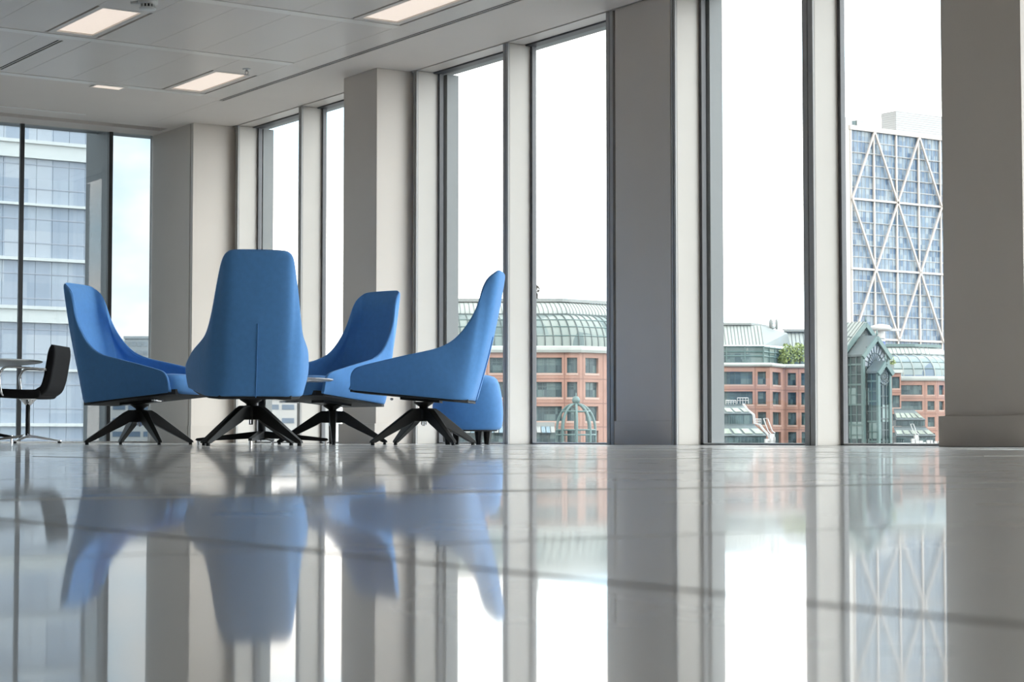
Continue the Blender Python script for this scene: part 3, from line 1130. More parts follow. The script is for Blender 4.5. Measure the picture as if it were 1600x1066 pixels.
ZG = -32.0
tag(MB().box(-900, 1600, -600, 1800, ZG - 1, ZG).build('ground', M['ground']), 'city ground far below the windows', kind='structure')


class Facet:
    """a vertical facade plane from A to B (lateral, ahead) seen left to right; u along it, d out of it towards us"""

    def __init__(self, A, B):
        self.A = Vector(A)
        d = Vector(B) - self.A
        self.L = d.length
        self.t = d / self.L
        self.n = Vector((self.t.y, -self.t.x))     # towards the viewer

    def P(self, u, d, z):
        q = self.A + self.t * u + self.n * d
        return W(q.x, q.y, z)

    def box(self, mb, u0, u1, d0, d1, z0, z1):
        mb.box(u0, u1, d0, d1, z0, z1, lambda u, d, z: self.P(u, d, z))


pane_count = [0]


def windows_wall(b, F, u0, u1, z0, z1, cols_, rows, mwall, rec=0.45, thick=0.8, bars=(3, 2), sills=True, vjoints=()):
    """masonry with real openings; each window is a part with its pane as a sub-part"""
    wl = MB()
    us = [u0] + [q for cpair in cols_ for q in cpair] + [u1]
    for i in range(0, len(us), 2):
        if us[i + 1] > us[i]:
            F.box(wl, us[i], us[i + 1], -thick, 0, z0, z1)
    zs = [z0] + [q for rpair in rows for q in rpair] + [z1]
    for (a, c_) in cols_:
        for i in range(0, len(zs), 2):
            if zs[i + 1] > zs[i]:
                F.box(wl, a, c_, -thick, 0, zs[i], zs[i + 1])
    w = wl.build('brick_wall', mwall, b)
    if sills:
        for (a, c_) in cols_:
            for (za, zb) in rows:
                sl = MB()
                F.box(sl, a - 0.15, c_ + 0.15, -rec, 0.06, za - 0.32, za - 0.02)
                sl.build('window_sill', M['sill'], b)
    j = MB()
    for (za, zb) in rows:
        F.box(j, u0, u1, 0.0, 0.015, za - 0.95, za - 0.80)
    for u in vjoints:
        F.box(j, u - 0.06, u + 0.06, 0.0, 0.016, z0, z1)
    j.build('movement_joint', M['joint'], b)
    for (a, c_) in cols_:
        for (za, zb) in rows:
            f = MB()
            fw_ = 0.12
            F.box(f, a, a + fw_, -rec - 0.1, -rec, za, zb)
            F.box(f, c_ - fw_, c_, -rec - 0.1, -rec, za, zb)
            F.box(f, a, c_, -rec - 0.1, -rec, za, za + fw_)
            F.box(f, a, c_, -rec - 0.1, -rec, zb - fw_, zb)
            nb = max(1, round((c_ - a) / 1.05))
            for k in range(1, nb):
                u = a + (c_ - a) * k / nb
                F.box(f, u - 0.04, u + 0.04, -rec - 0.1, -rec, za, zb)
            F.box(f, a, c_, -rec - 0.1, -rec + 0.01, za + (zb - za) * 0.68, za + (zb - za) * 0.68 + 0.08)
            wo_ = f.build('window', M['bframe'], b)
            p = MB()
            F.box(p, a, c_, -rec - 0.12, -rec - 0.06, za, zb)
            p.build('pane', M['bpane'], wo_)
    return w


def inset_path(path, d):
    """offset a left-to-right polyline away from the viewer, mitred"""
    P = [Vector(p) for p in path]
    out = []
    for i, p in enumerate(P):
        ns = []
        if i > 0:
            t = (P[i] - P[i - 1]).normalized()
            ns.append(Vector((-t.y, t.x)))
        if i < len(P) - 1:
            t = (P[i + 1] - P[i]).normalized()
            ns.append(Vector((-t.y, t.x)))
        if len(ns) == 1:
            out.append(p + ns[0] * d)
        else:
            m_ = (ns[0] + ns[1]).normalized()
            out.append(p + m_ * (d / max(0.3, m_.dot(ns[0]))))
    return out


def loft(path, prof, name, m, parent, smooth=False):
    rings = [[W(q.x, q.y, z) for q in inset_path(path, d)] for d, z in prof]
    cols_ = [[rings[j][i] for j in range(len(prof))] for i in range(len(path))]
    return MB().grid(cols_).build(name, m, parent, smooth, False)


def ribs(path, prof, name, m, parent, step, r, lift=0.05, skip=()):
    """raised ribs up a lofted roof, one part of many"""
    mb = MB()
    pr = [(d - lift, z + lift * 0.3) for d, z in prof]
    rings = [inset_path(path, d) for d, z in pr]
    for i in range(len(path) - 1):
        if i in skip:
            continue
        L = (Vector(path[i + 1]) - Vector(path[i])).length
        n = max(1, round(L / step))
        for k in range(n + (1 if i == len(path) - 2 else 0)):
            t = k / n
            pts = [W(*(rings[j][i].lerp(rings[j][i + 1], t)), pr[j][1]) for j in range(len(pr))]
            mb.tube(pts, r, 4)
    return tag(mb.build(name, m, parent), kind='stuff')


def hoops(path, prof, name, m, parent, r):
    mb = MB()
    for d, z in prof:
        mb.tube([W(q.x, q.y, z) for q in inset_path(path, d - 0.05)], r, 4)
    return mb.build(name, m, parent)


def ellipse_prof(d0, z0, d1, z1, n=8):
    """quarter ellipse: starts vertical at (d0,z0), ends level at (d1,z1)"""
    return [(d0 + (d1 - d0) * (1 - math.cos(PI / 2 * k / n)), z0 + (z1 - z0) * math.sin(PI / 2 * k / n)) for k in range(n + 1)]


# ---- building A: brick with glazed vault, seen through the windows beside the right-hand chair
def building_A():
    Dp = 285.0
    s = Dp / 3000
    U = lambda px: (px - 800) * s
    Z = lambda y: (685 - y) * s + 0.04
    b = empty('brick_building', W(U(800), Dp, ZG))
    tag(b, 'red brick office building with glazed barrel-vault top storey, behind the green domed frame', 'building')
    inv = b.location.copy()
    c0, c1, c2 = (U(600), Dp), (U(906), Dp), (U(1010), Dp + 7.5)
    path = [c0, c1, c2]
    F1, F2 = Facet(c0, c1), Facet(c1, c2)
    rows = [(Z(583), Z(559)), (Z(621), Z(597)), (Z(658), Z(635)), (Z(695), Z(673)), (Z(732), Z(710))][::-1]
    X = lambda px: (px - 600) * s
    cl = [(X(626), X(672)), (X(680), X(696)), (X(712), X(758)), (X(765), X(786)), (X(796), X(820)), (X(828), X(878)), (X(886), X(902))]
    windows_wall(b, F1, 0, F1.L, ZG, Z(551), cl, rows, M['brick'], vjoints=[X(p) for p in (676, 704, 761, 791, 824, 882)])
    k = F2.L / (1010 - 906)
    cl = [((915 - 906) * k, (936 - 906) * k), ((952 - 906) * k, (970 - 906) * k)]
    windows_wall(b, F2, 0, F2.L, ZG, Z(551), cl, rows, M['brick'], vjoints=[(911 - 906) * k, (944 - 906) * k])
    loft(path, [(0.3, Z(551)), (-0.5, Z(551)), (-0.7, Z(547)), (-0.7, Z(543)), (-0.2, Z(540.5)), (1.0, Z(540.5))], 'cornice', M['cornice'], b)
    e = ellipse_prof(0.2, Z(540.5), 5.5, Z(488), 10)
    loft(path, e, 'glazed_vault', M['vault'], b, True)
    ribs(path, e, 'vault_ribs', M['steel_dark'], b, 1.25, 0.10)
    hoops(path, [e[2], e[4], e[6]], 'vault_rail', M['steel'], b, 0.09)
    v2 = [(5.2, Z(488)), (5.2, Z(484)), (5.6, Z(478)), (6.6, Z(470)), (7.6, Z(466))]
    loft(path, v2, 'ribbed_roof', M['roofrib'], b, True)
    ribs(path, v2, 'roof_ribs', M['ribline'], b, 0.75, 0.055)
    loft(path, [(7.4, Z(466)), (7.0, Z(466)), (7.0, Z(461)), (9, Z(461)), (16, Z(461))], 'parapet', M['parapet'], b)
    loft(path, [(5.6, Z(489)), (4.9, Z(488.5)), (4.9, Z(486.5)), (5.6, Z(486))], 'gutter', M['steel_dark'], b)
    fix_parent(b)
    # bare tree top on the roof
    t = empty('roof_shrub', W(U(835), Dp + 12, Z(462)))
    tag(t, 'small dark bush on the roof of the brick building', 'bush')
    leaves(t, Vector((0, 0, 1.6)), (1.0, 1.0, 1.1), 60, 0.5, M['bark'])
    MB().tube([(0, 0, -0.5), (0, 0, 1.5)], 0.1, 6).build('trunk', M['bark'], t)


def fix_parent(b):
    """parts were built in world space: shift them into the space of their thing"""
    off = -Vector(b.location)
    for ch in b.children:
        ch.location = off


def leaves(parent, ctr, rad, n, size, m, name='foliage'):
    rg = random.Random(int(ctr.x * 10 + n))
    mb = MB()
    for _ in range(n):
        while True:
            p = Vector((rg.uniform(-1, 1), rg.uniform(-1, 1), rg.uniform(-1, 1)))
            if 0.25 < p.length < 1:
                break
        q = ctr + Vector((p.x * rad[0], p.y * rad[1], p.z * rad[2]))
        a = Vector((rg.gauss(0, 1), rg.gauss(0, 1), rg.gauss(0, 1))).normalized()
        c_ = a.cross(Vector((rg.gauss(0, 1), rg.gauss(0, 1), rg.gauss(0, 1)))).normalized()
        z_ = size * rg.uniform(0.6, 1.2)
        mb.add([q - a * z_, q + c_ * z_ * 0.55, q + a * z_, q - c_ * z_ * 0.55], [(0, 1, 2, 3)])
    return tag(mb.build(name, m, parent, False, False), kind='stuff')


building_A()


def dome_frame():
    Dp = 235.0
    s = Dp / 3000
    U = lambda px: (px - 800) * s
    Z = lambda y: (685 - y) * s + 0.04
    b = empty('domed_pavilion', W(U(900), Dp, ZG))
    tag(b, 'green steel domed pavilion frame with ball finial in front of the brick building', 'pavilion')
    cx, cy = 0, 0
    rr = 30 * s
    zt, zr = Z(632) - ZG, Z(672) - ZG
    for k in range(8):
        t = 2 * PI * k / 8 + 0.2
        pts = []
        for j in range(11):
            a = PI / 2 * j / 10
            q = rr * (math.cos(a) * 0.93 + 0.07)
            pts.append((q * math.cos(t), q * math.sin(t), zr + (zt - zr) * math.sin(a) ** 1.0))
        MB().tube(pts, 0.16, 6).build('dome_rib', M['steel'], b)
        pts2 = [(p[0] * 0.90, p[1] * 0.90, p[2] - 0.55) for p in pts[:-1]]
        MB().tube([(rr * math.cos(t), rr * math.sin(t), 0), (rr * math.cos(t), rr * math.sin(t), zr)], 0.16, 6).build('post', M['steel'], b)
    for (z, r_) in ((zr, rr), (zr - 0.6, rr), (zr + (zt - zr) * 0.72, rr * 0.70)):
        MB().tube([(r_ * math.cos(2 * PI * k / 24), r_ * math.sin(2 * PI * k / 24), z) for k in range(24)], 0.11, 6, True).build('ring', M['steel'], b)
    sw = MB()
    for k in range(16):
        t = 2 * PI * k / 16
        sw.tube([(rr * math.cos(t), rr * math.sin(t), zr - 9), (rr * math.cos(t), rr * math.sin(t), zr)], 0.05, 4)
    sw.build('screen_bars', M['steel_dark'], b)
    MB().lathe([(0.08, zt), (0.30, zt + 0.1), (0.50, zt + 0.35), (0.50, zt + 0.65), (0.30, zt + 0.92), (0.06, zt + 1.0), (0.05, zt + 1.4)], 14).build('finial', M['steel'], b, True)
    # low glazed roofs to its left
    g = empty('low_glazed_annex', W(U(835), Dp + 15, ZG))
    tag(g, 'low annex with grey canopy and blue skylights left of the domed pavilion', 'building')
    F = Facet((U(700), Dp + 15), (U(872), Dp + 15))
    body = MB()
    F.box(body, 0, F.L, -8, 0, ZG, Z(676))
    body.build('wall', M['bframe'], g)
    for k in range(16):
        p = MB()
        u = F.L * (k + 0.08) / 16
        F.box(p, u, u + F.L / 16 * 0.84, -0.1, 0.08, Z(692), Z(677))
        p.build('window', M['bpane'], g)
    for k in range(22):
        u = F.L * k / 22
        mb = MB()
        a, c_ = u + 0.05, u + F.L / 22 - 0.05
        mb.add([F.P(a, 0.9, Z(675)), F.P(c_, 0.9, Z(675)), F.P(c_, -4.0, Z(665)), F.P(a, -4.0, Z(665)), F.P(a, 0.9, Z(676)), F.P(c_, 0.9, Z(676)), F.P(c_, -4.0, Z(666)), F.P(a, -4.0, Z(666))],
               [(0, 1, 2, 3), (7, 6, 5, 4), (0, 4, 5, 1), (2, 6, 7, 3), (1, 5, 6, 2), (3, 7, 4, 0)])
        mb.build('skylight' if k % 3 else 'roof_panel', M['blueglass'] if k % 3 else M['parapet'], g)
    mb = MB()
    F.box(mb, F.L * 0.20, F.L, -9, -4, Z(680), Z(658))
    mb.build('upper_storey', M['parapet'], g)
    fix_parent(g)
    # white covers on the ledge
    for k, (px, w, h) in enumerate(((936, 9, 11), (943.5, 6, 5.5))):
        c_ = empty('white_cover', W(U(px), 150, Z(692.5) * 150 / Dp))
        tag(c_, ('tall pointed white cover' if k == 0 else 'small round white cover') + ' low in the window beside the grey column panel', 'cover')
        q = 150 / 3000
        if k == 0:
            MB().lathe([(w * q * .5, -3), (w * q * .5, 2 * q), (w * q * .42, 5 * q), (w * q * .2, 8 * q), (0.02, h * q)], 14).build('cover', M['white_metal'], c_, True)
        else:
            MB().lathe([(w * q * .5, -3), (w * q * .5, 2 * q), (w * q * .35, 4.5 * q), (0.02, h * q)], 14).build('cover', M['white_metal'], c_, True)


dome_frame()


# ---- building B: brick with mansard, seen through the wide bright window
def building_B():
    Dp = 350.0
    s = Dp / 3000
    U = lambda px: (px - 800) * s
    Z = lambda y: (685 - y) * s + 0.04
    b = empty('brick_building', W(U(1190), Dp, ZG))
    tag(b, 'red brick office building with stepped corner, green glazed storey and pale ribbed mansard', 'building')
    D2 = Dp + 7
    U2 = lambda px: (px - 800) * D2 / 3000
    c0, c1, c2, c3 = (U(1050), Dp), (U(1203), Dp), (U2(1224), D2), (U2(1312), D2)
    rows = [(Z(601), Z(581)), (Z(632), Z(612)), (Z(664), Z(644)), (Z(695), Z(675)), (Z(727), Z(707))][::-1]
    F1, F2, F3 = Facet(c0, c1), Facet(c1, c2), Facet(c2, c3)
    X = lambda px: (px - 1050) * s
    windows_wall(b, F1, 0, F1.L, ZG, Z(573), [(X(1062), X(1076)), (X(1084), X(1116)), (X(1131), X(1176)), (X(1184), X(1197))], rows, M['brick'],
                 vjoints=[X(1079), X(1124), X(1180)])
    windows_wall(b, F2, 0, F2.L, ZG, Z(573), [(F2.L * 0.2, F2.L * 0.8)], rows, M['brick'])
    k = F3.L / (1312 - 1224)
    windows_wall(b, F3, 0, F3.L, ZG, Z(573), [((p - 1224) * k, (q - 1224) * k) for p, q in ((1231, 1244), (1252, 1266), (1274, 1288))], rows, M['brick'],
                 vjoints=[(p - 1224) * k for p in (1227.5, 1248, 1270)])
    path = [c0, c1, c2, c3]
    loft(path, [(0.3, Z(573)), (-0.4, Z(573)), (-0.6, Z(571)), (-0.6, Z(569)), (-0.2, Z(567)), (2.5, Z(567))], 'cornice', M['cornice'], b)
    # set-back glazed storey
    g0, g1, g2 = (U(1050), Dp + 2), (U(1195), Dp + 2), ((1236 - 800) * (Dp + 16) / 3000, Dp + 16)
    gp = [g0, g1, g2]
    loft(gp, [(0, Z(568)), (0, Z(540))], 'glazed_storey', M['vault'], b)
    gm = [(0, Z(568)), (0, Z(540))]
    ribs(gp, gm, 'storey_mullions', M['steel'], b, 3.3, 0.16, 0.08)
    hoops(gp, [(0, Z(549)), (0, Z(556)), (0, Z(541.5))], 'storey_rail', M['steel'], b, 0.18)
    lv = MB()
    f1 = Facet(g0, g1)
    for k_, (a, c_) in enumerate(((1094, 1116), (1133, 1143), (1150, 1176))):
        f1.box(lv, (a - 1050) * s, (c_ - 1050) * s, 0, 0.05, Z(565), Z(552))
    lv.build('dark_glazing', M['bpane'], b)
    pr = [(-0.6, Z(539)), (3.4, Z(506))]
    loft([g0, g1], pr, 'ribbed_mansard', M['roofrib'], b)
    hip0, hip1 = W(g1[0], g1[1] - 0.6, Z(539)), W(g1[0] - 1.9, g1[1] + 3.4, Z(506))
    ribs([g0, g1], pr, 'mansard_ribs', M['ribline'], b, 0.62, 0.07)
    far0, far1 = W(g2[0], g2[1], Z(536)), W(g2[0] - 0.6, g2[1], Z(513))
    MB().add([W(g1[0], g1[1] - 0.6, Z(539)), far0, far1, W(g1[0] + 0.02, g1[1] + 3.4, Z(506))], [(0, 1, 2, 3)]).build('mansard_panel', M['roofflat'], b)
    loft([g0, g1, g2], [(3.6, Z(506)), (2.9, Z(505)), (2.9, Z(501.5)), (8, Z(500))], 'parapet', M['parapet'], b)
    # wing roof beyond
    h0, h1 = ((1228 - 800) * (Dp + 17) / 3000, Dp + 17), ((1320 - 800) * (Dp + 17) / 3000, Dp + 17)
    pr2 = [(0, Z(545)), (3.0, Z(510))]
    loft([h0, h1], pr2, 'wing_roof', M['roofrib'], b)
    ribs([h0, h1], pr2, 'wing_roof_ribs', M['ribline'], b, 0.75, 0.07)
    loft([h0, h1], [(3.0, Z(510)), (2.2, Z(509)), (2.2, Z(505)), (7, Z(505))], 'wing_parapet', M['parapet'], b)
    hw = MB()
    Facet(h0, h1).box(hw, 0, Facet(h0, h1).L, -3, -0.1, Z(570), Z(544))
    hw.build('wing_glazing', M['vault'], b)
    fix_parent(b)
    for n_, (px, r_) in enumerate(((1217, 0.42), (1226, 0.30))):
        d = empty('satellite_dome', W(U(px), Dp + 10, Z(505)))
        tag(d, ('larger' if n_ == 0 else 'smaller') + ' round grey dome on the roof edge of the brick building', 'roof dome')
        MB().lathe([(r_ * .7, -0.6), (r_ * .8, 0.1), (r_, 0.5), (r_ * .85, 1.0), (r_ * .5, 1.3), (0.03, 1.42)], 12).build('shell', M['parapet'], d, True)
    for n_, (px, y, rx, rz, lab) in enumerate(((1232, 551, 1.9, 2.1, 'larger light green tree'), (1250, 548, 1.7, 1.9, 'darker green tree'), (1223, 560, 0.9, 0.9, 'low small shrub'))):
        t = empty('terrace_tree', W((px - 800) * (Dp + 9) / 3000, Dp + 9, Z(568)))
        tag(t, lab + ' on the roof terrace of the brick building', 'tree')
        zc = Z(y) - Z(568)
        leaves(t, Vector((0, 0, zc)), (rx, rx, rz), 420, 0.33, M['leaf'])
        MB().tube([(0, 0, -0.3), (0.05, 0, zc * 0.6), (0, 0, zc)], 0.13, 6).build('trunk', M['bark'], t)


building_B()


# ---- stepped glasshouse terraces with gantry and crane
def glasshouse(Dp, uA, tiers, label, cols_n):
    s = Dp / 3000
    Z = lambda y: (685 - y) * s + 0.04
    b = empty('stepped_glasshouse', W((uA - 800) * s, Dp, ZG))
    tag(b, label, 'building')
    for (px0, px1t, px1b, yroof, yeave, ybot, dd) in tiers:
        q = (Dp - dd) / 3000
        L0 = (px0 - 800) * q
        F = Facet((L0, Dp - dd), ((px1b - 800) * q, Dp - dd))
        Ltop = (px1t - px0) * q
        zz = lambda y: (685 - y) * q + 0.04
        # sloping slate with skylight panels
        mb = MB()
        mb.add([F.P(0, 0, zz(yeave)), F.P(F.L, 0, zz(yeave)), F.P(Ltop, -2.2, zz(yroof)), F.P(0, -2.2, zz(yroof)),
                F.P(0, -0.2, zz(yeave + 2)), F.P(F.L - .2, -0.2, zz(yeave + 2)), F.P(Ltop, -2.4, zz(yroof + 2)), F.P(0, -2.4, zz(yroof + 2))],
               [(0, 1, 2, 3), (7, 6, 5, 4), (0, 4, 5, 1), (1, 5, 6, 2), (2, 6, 7, 3), (3, 7, 4, 0)])
        mb.build('slate_roof', M['slate'], b)
        n = cols_n
        for k in range(n):
            a0, a1 = (k + 0.12) / n, (k + 0.88) / n
            def sp(t, v):
                u = t * (F.L + (Ltop - F.L) * v)
                return F.P(u, -2.2 * v + 0.06, zz(yeave) + (zz(yroof) - zz(yeave)) * v + 0.06)
            MB().add([sp(a0, .16), sp(a1, .16), sp(a1, .62), sp(a0, .62)], [(0, 1, 2, 3)]).build('skylight', M['skylight'], b, False, False)
        w = MB()
        F.box(w, 0, F.L * 0.985, -3, -0.35, zz(ybot), zz(yeave + 1))
        w.build('wall', M['bframe'], b)
        for k in range(n):
            a0, a1 = F.L * 0.985 * (k + 0.06) / n, F.L * 0.985 * (k + 0.94) / n
            p = MB()
            F.box(p, a0, a1, -0.4, -0.28, zz(ybot) + 0.1, zz(yeave + 1.5))
            wn = p.build('window', M['bpane'], b)
            m_ = MB()
            for e in (0.33, 0.66):
                F.box(m_, a0 + (a1 - a0) * e - 0.03, a0 + (a1 - a0) * e + 0.03, -0.3, -0.24, zz(ybot), zz(yeave + 1.5))
            m_.build('glazing_bar', M['steel'], wn)
        fc = MB()
        F.box(fc, 0, Ltop, -2.5, -2.1, zz(yroof + 1), zz(yroof - 1.6))
        fc.build('ridge_capping', M['slate'], b)
    body = MB()
    px0, px1t, px1b, yroof, yeave, ybot, dd = tiers[-1]
    q = (Dp - dd) / 3000
    F = Facet(((px0 - 800) * q, Dp - dd), ((px1b - 800) * q, Dp - dd))
    F.box(body, 0, F.L, -6, -0.5, ZG, (685 - ybot) * q + 0.1)
    body.build('lower_wall', M['bframe'], b)
    fix_parent(b)
    return b


glasshouse(255.0, 1140, [(1080, 1163, 1177, 633, 646.5, 664, 0), (1080, 1182, 1198, 664, 681, 700, 2.5)], 'stepped glasshouse terraces low in the wide window, in front of the brick building', 7)
glasshouse(345.0, 1430, [(1400, 1432, 1446, 640, 656, 666, 0), (1400, 1450, 1462, 668, 681, 700, 2.5)], 'smaller stepped glasshouse low in the rightmost window', 5)


def gantry():
    Dp = 250.0
    s = Dp / 3000
    P = lambda px, y, d=0: W((px - 800) * (Dp - d) / 3000, Dp - d, (685 - y) * (Dp - d) / 3000 + 0.04)
    g = empty('roof_stair', P(1180, 650))
    tag(g, 'white stepped roof stair with handrails down the edge of the glasshouse', 'stair')
    for dx in (0, 2.2):
        MB().tube([P(1160 + dx, 631), P(1166 + dx, 640), P(1176 + dx, 648), P(1178 + dx, 662), P(1186 + dx, 664), P(1190 + dx, 670), P(1199 + dx, 680), P(1203 + dx, 692)], 0.085, 6).build('stringer', M['white_metal'], g)
    for (a, b_, y0, y1) in ((1134, 1150, 626, 631), (1152, 1169, 622, 630), (1180, 1189, 655, 662)):
        r = MB()
        n = 5
        r.tube([P(a, y0), P(b_, y0)], 0.05, 4)
        r.tube([P(a, (y0 + y1) / 2), P(b_, (y0 + y1) / 2)], 0.035, 4)
        for k in range(n):
            x = a + (b_ - a) * k / (n - 1)
            r.tube([P(x, y0), P(x, y1 + 1)], 0.045, 4)
        r.build('handrail', M['white_metal'], g)
    off = -Vector(g.location)
    for ch in g.children:
        ch.location = off

    def crane(Dp, px, y, k, lab):
        P = lambda a, b_, d=0: W((px + a * k - 800) * Dp / 3000, Dp - d, (685 - (y + b_ * k)) * Dp / 3000 + 0.04)
        c_ = empty('cleaning_cradle', P(0, 0))
        tag(c_, lab, 'crane')
        sz = Dp / 3000 * k
        for dx in (0, 6.5):
            MB().tube([P(-8 + dx, -37), P(-5 + dx, -28), P(-1 + dx, -18), P(3 + dx, -14 - dx * 0.2)], 0.85 * sz, 6).build('jib', M['white_metal'], c_)
        MB().tube([P(-9, -37.5), P(-1, -38)], 0.5 * sz, 6).build('cross_bar', M['white_metal'], c_)
        m_ = MB()
        p0 = P(0, 0)
        for (a0, a1, b0, b1) in ((1, 9, -14, -2), (-6, 3, -6, 0), (-2, 10, -3, 1), (7, 10, -9, 0)):
            q0, q1 = P(a0, b1), P(a1, b0)
            m_.add([P(a0, b1), P(a1, b1), P(a1, b0), P(a0, b0), P(a0, b1, -1), P(a1, b1, -1), P(a1, b0, -1), P(a0, b0, -1)],
                   [(0, 1, 2, 3), (7, 6, 5, 4), (0, 4, 5, 1), (1, 5, 6, 2), (2, 6, 7, 3), (3, 7, 4, 0)])
        m_.build('machine_body', M['white_metal'], c_)
        ln = MB().tube([P(-6, 1), P(12, 1)], 0.5 * sz, 6)
        ln.build('rail', M['white_metal'], c_)
        ms = MB().tube([P(3, 1), P(3, 60)], 0.8 * sz, 6).build('mast', M['white_metal'], c_)
        off = -Vector(c_.location)
        for ch in c_.children:
            ch.location = off

    crane(246.0, 1201, 692, 1.0, 'white twin-armed window cleaning crane beside the glasshouse in the wide window')
    crane(325.0, 1428, 690, 0.72, 'white twin-armed window cleaning crane in the rightmost window')
    L = empty('roof_ledge_plant', W((1450 - 800) * 315 / 3000, 315, -0.75))
    tag(L, 'white low plant and pipes along the ledge at the foot of the rightmost window', 'roof plant')
    rg = random.Random(5)
    for k in range(9):
        u = (k - 4.5) * 0.62
        h = rg.uniform(0.15, 0.5)
        MB().box(u, u + rg.uniform(0.3, 0.6), -0.3, 0.3, -0.2, h, lambda x, y, z: tuple(RT * x + FW * y + Vector((0, 0, z)))).build('plant_box', M['white_metal'], L)
    MB().box(-5.5, 3.2, 0.3, 0.9, -1.0, 0.0, lambda x, y, z: tuple(RT * x + FW * y + Vector((0, 0, z)))).build('ledge', M['bead'], L)


gantry()


# ---- glass hall with stepped gables and fan-light arches
def glass_hall():
    Dp = 330.0
    s = Dp / 3000
    B_ = R(38)
    b = empty('glass_hall', W((1355 - 800) * s, Dp, ZG))
    tag(b, 'dark green glazed hall with stepped gables and fan-light arches in the rightmost window', 'building')
    Z = lambda y: (685 - y) * s + 0.04
    ax = Vector((math.sin(B_), -math.cos(B_)))     # gable normal (lateral, ahead): right and towards us
    acr = Vector((math.cos(B_), math.sin(B_)))     # across the gable, left to right

    def gable(px, halfw, ypk, yev, depth, rafters, base_d, arch):
        ctr = Vector(((px - 800) * (Dp - base_d) / 3000, Dp - base_d))
        def Q(x, y, z):          # x across, y out of the gable
            p = ctr + acr * x + ax * y
            return W(p.x, p.y, z)
        zp, ze = Z(ypk), Z(yev)
        # roof slopes
        th = 0.35
        for sg in (-1, 1):
            mb = MB()
            o_ = 0.5
            pts = [(0, o_, zp), (sg * (halfw + 0.4), o_, ze - 0.4 * (zp - ze) / halfw), (sg * (halfw + 0.4), -depth, ze - 0.4 * (zp - ze) / halfw), (0, -depth, zp)]
            mb.add([Q(x, y, z + th) for x, y, z in pts] + [Q(x, y, z) for x, y, z in pts],
                   [(0, 1, 2, 3), (7, 6, 5, 4), (0, 4, 5, 1), (1, 5, 6, 2), (2, 6, 7, 3), (3, 7, 4, 0)])
            mb.build('roof_slope', M['roofrib'] if rafters else M['slate'], b)
            MB().bar(Q(0, o_ + 0.05, zp - 0.1), Q(sg * (halfw + 0.4), o_ + 0.05, ze - 0.55), 0.35, 0.75).build('rake_beam', M['steel'], b)
            if rafters:
                rb = MB()
                n = int(depth / 0.8)
                for k in range(n):
                    y = -depth * k / n
                    rb.bar(Q(0, y, zp + th + 0.06), Q(sg * (halfw + 0.3), y, ze + th + 0.06 - 0.3 * (zp - ze) / halfw), 0.10, 0.14)
                tag(rb.build('roof_ribs', M['ribline'], b), kind='stuff')
        MB().lathe([(0.12, 0), (0.2, 0.35), (0.03, 1.1)], 8, tuple(Q(0, 0.5, zp + 0.3))).build('finial', M['steel'], b)
        # glazed walls
        body = MB()
        pl = [(-halfw, ZG), (halfw, ZG), (halfw, ze), (0, zp - 0.1), (-halfw, ze)]
        body.prism(pl, 0.0, -depth, lambda x, z, t: Q(x, t, z))
        body.build('glazing', M['vault_dark'], b)
        # mullions and transoms of the gable
        g = MB()
        nn = max(3, round(halfw * 2 / 0.95))
        zbase = Z(715)
        ya, rx, ry, inner, ring = arch
        zarch = Z(ya)
        for k in range(nn + 1):
            x = -halfw + 2 * halfw * k / nn
            zt = zarch if abs(x) < rx else min(ze, zarch + 1.5)
            g.bar(Q(x, 0.08, zbase), Q(x, 0.08, zt - (ry if ring and abs(x) < rx else 0)), 0.14 if k % 2 else 0.2, 0.14)
        ztop_ = zarch - (ry if ring else 0) - 0.1
        for z in [ztop_ - 1.9 * i for i in range(0, 14)]:
            g.bar(Q(-halfw, 0.08, z), Q(halfw, 0.08, z), 0.12, 0.16)
        # arches, with radiating bars between them
        span = 2 * PI if ring else PI
        lo_ = 0.0
        for kx, w in ((1.0, 0.28), (inner, 0.22)):
            if kx > 0:
                pts = [Q(rx * kx * math.cos(span * k / 28), 0.14, zarch + ry * kx * math.sin(span * k / 28)) for k in range(29)]
                g.tube(pts, w * 0.5, 5)
        m_n = 16 if ring else 11
        for k in range(0 if ring else 1, m_n):
            t = span * k / m_n
            i0 = 0.12 if ring else max(0.02, inner * 0.35)
            g.bar(Q(rx * i0 * math.cos(t), 0.12, zarch + ry * i0 * math.sin(t)), Q(rx * math.cos(t), 0.12, zarch + ry * math.sin(t)), 0.13, 0.12)
            if not ring:
                e_ = 1.16
                x_, z_ = rx * e_ * math.cos(t), ry * e_ * math.sin(t)
                if abs(x_) < halfw:
                    g.bar(Q(rx * math.cos(t), 0.12, zarch + ry * math.sin(t)), Q(x_, 0.12, zarch + z_), 0.12, 0.12)
        tag(g.build('gable_tracery', M['steel_dark'], b), kind='stuff')
        fl_ = MB()
        fan = [Q(0, 0.06, zarch)] + [Q(rx * math.cos(span * k / 28), 0.06, zarch + ry * math.sin(span * k / 28)) for k in range(29)]
        fl_.add(fan, [(0, k, k + 1) for k in range(1, 29)])
        if not ring:
            fl_.add([Q(-rx * .6, 0.05, zarch + ry * .75), Q(rx * .6, 0.05, zarch + ry * .75), Q(0, 0.05, min(zp - 0.5, zarch + ry * 1.35))], [(0, 1, 2)])
        fl_.build('fan_light', M['fanlight'], b)
        for sg in (-1, 1):
            MB().bar(Q(sg * halfw, 0.12, ZG), Q(sg * halfw, 0.12, ze), 0.5, 0.5).build('corner_post', M['steel'], b)
        # left flank grid with floors
        lf = MB()
        for k in range(int(depth / 1.3) + 1):
            lf.bar(Q(-halfw - 0.08, -1.3 * k, Z(715)), Q(-halfw - 0.08, -1.3 * k, ze), 0.15, 0.15)
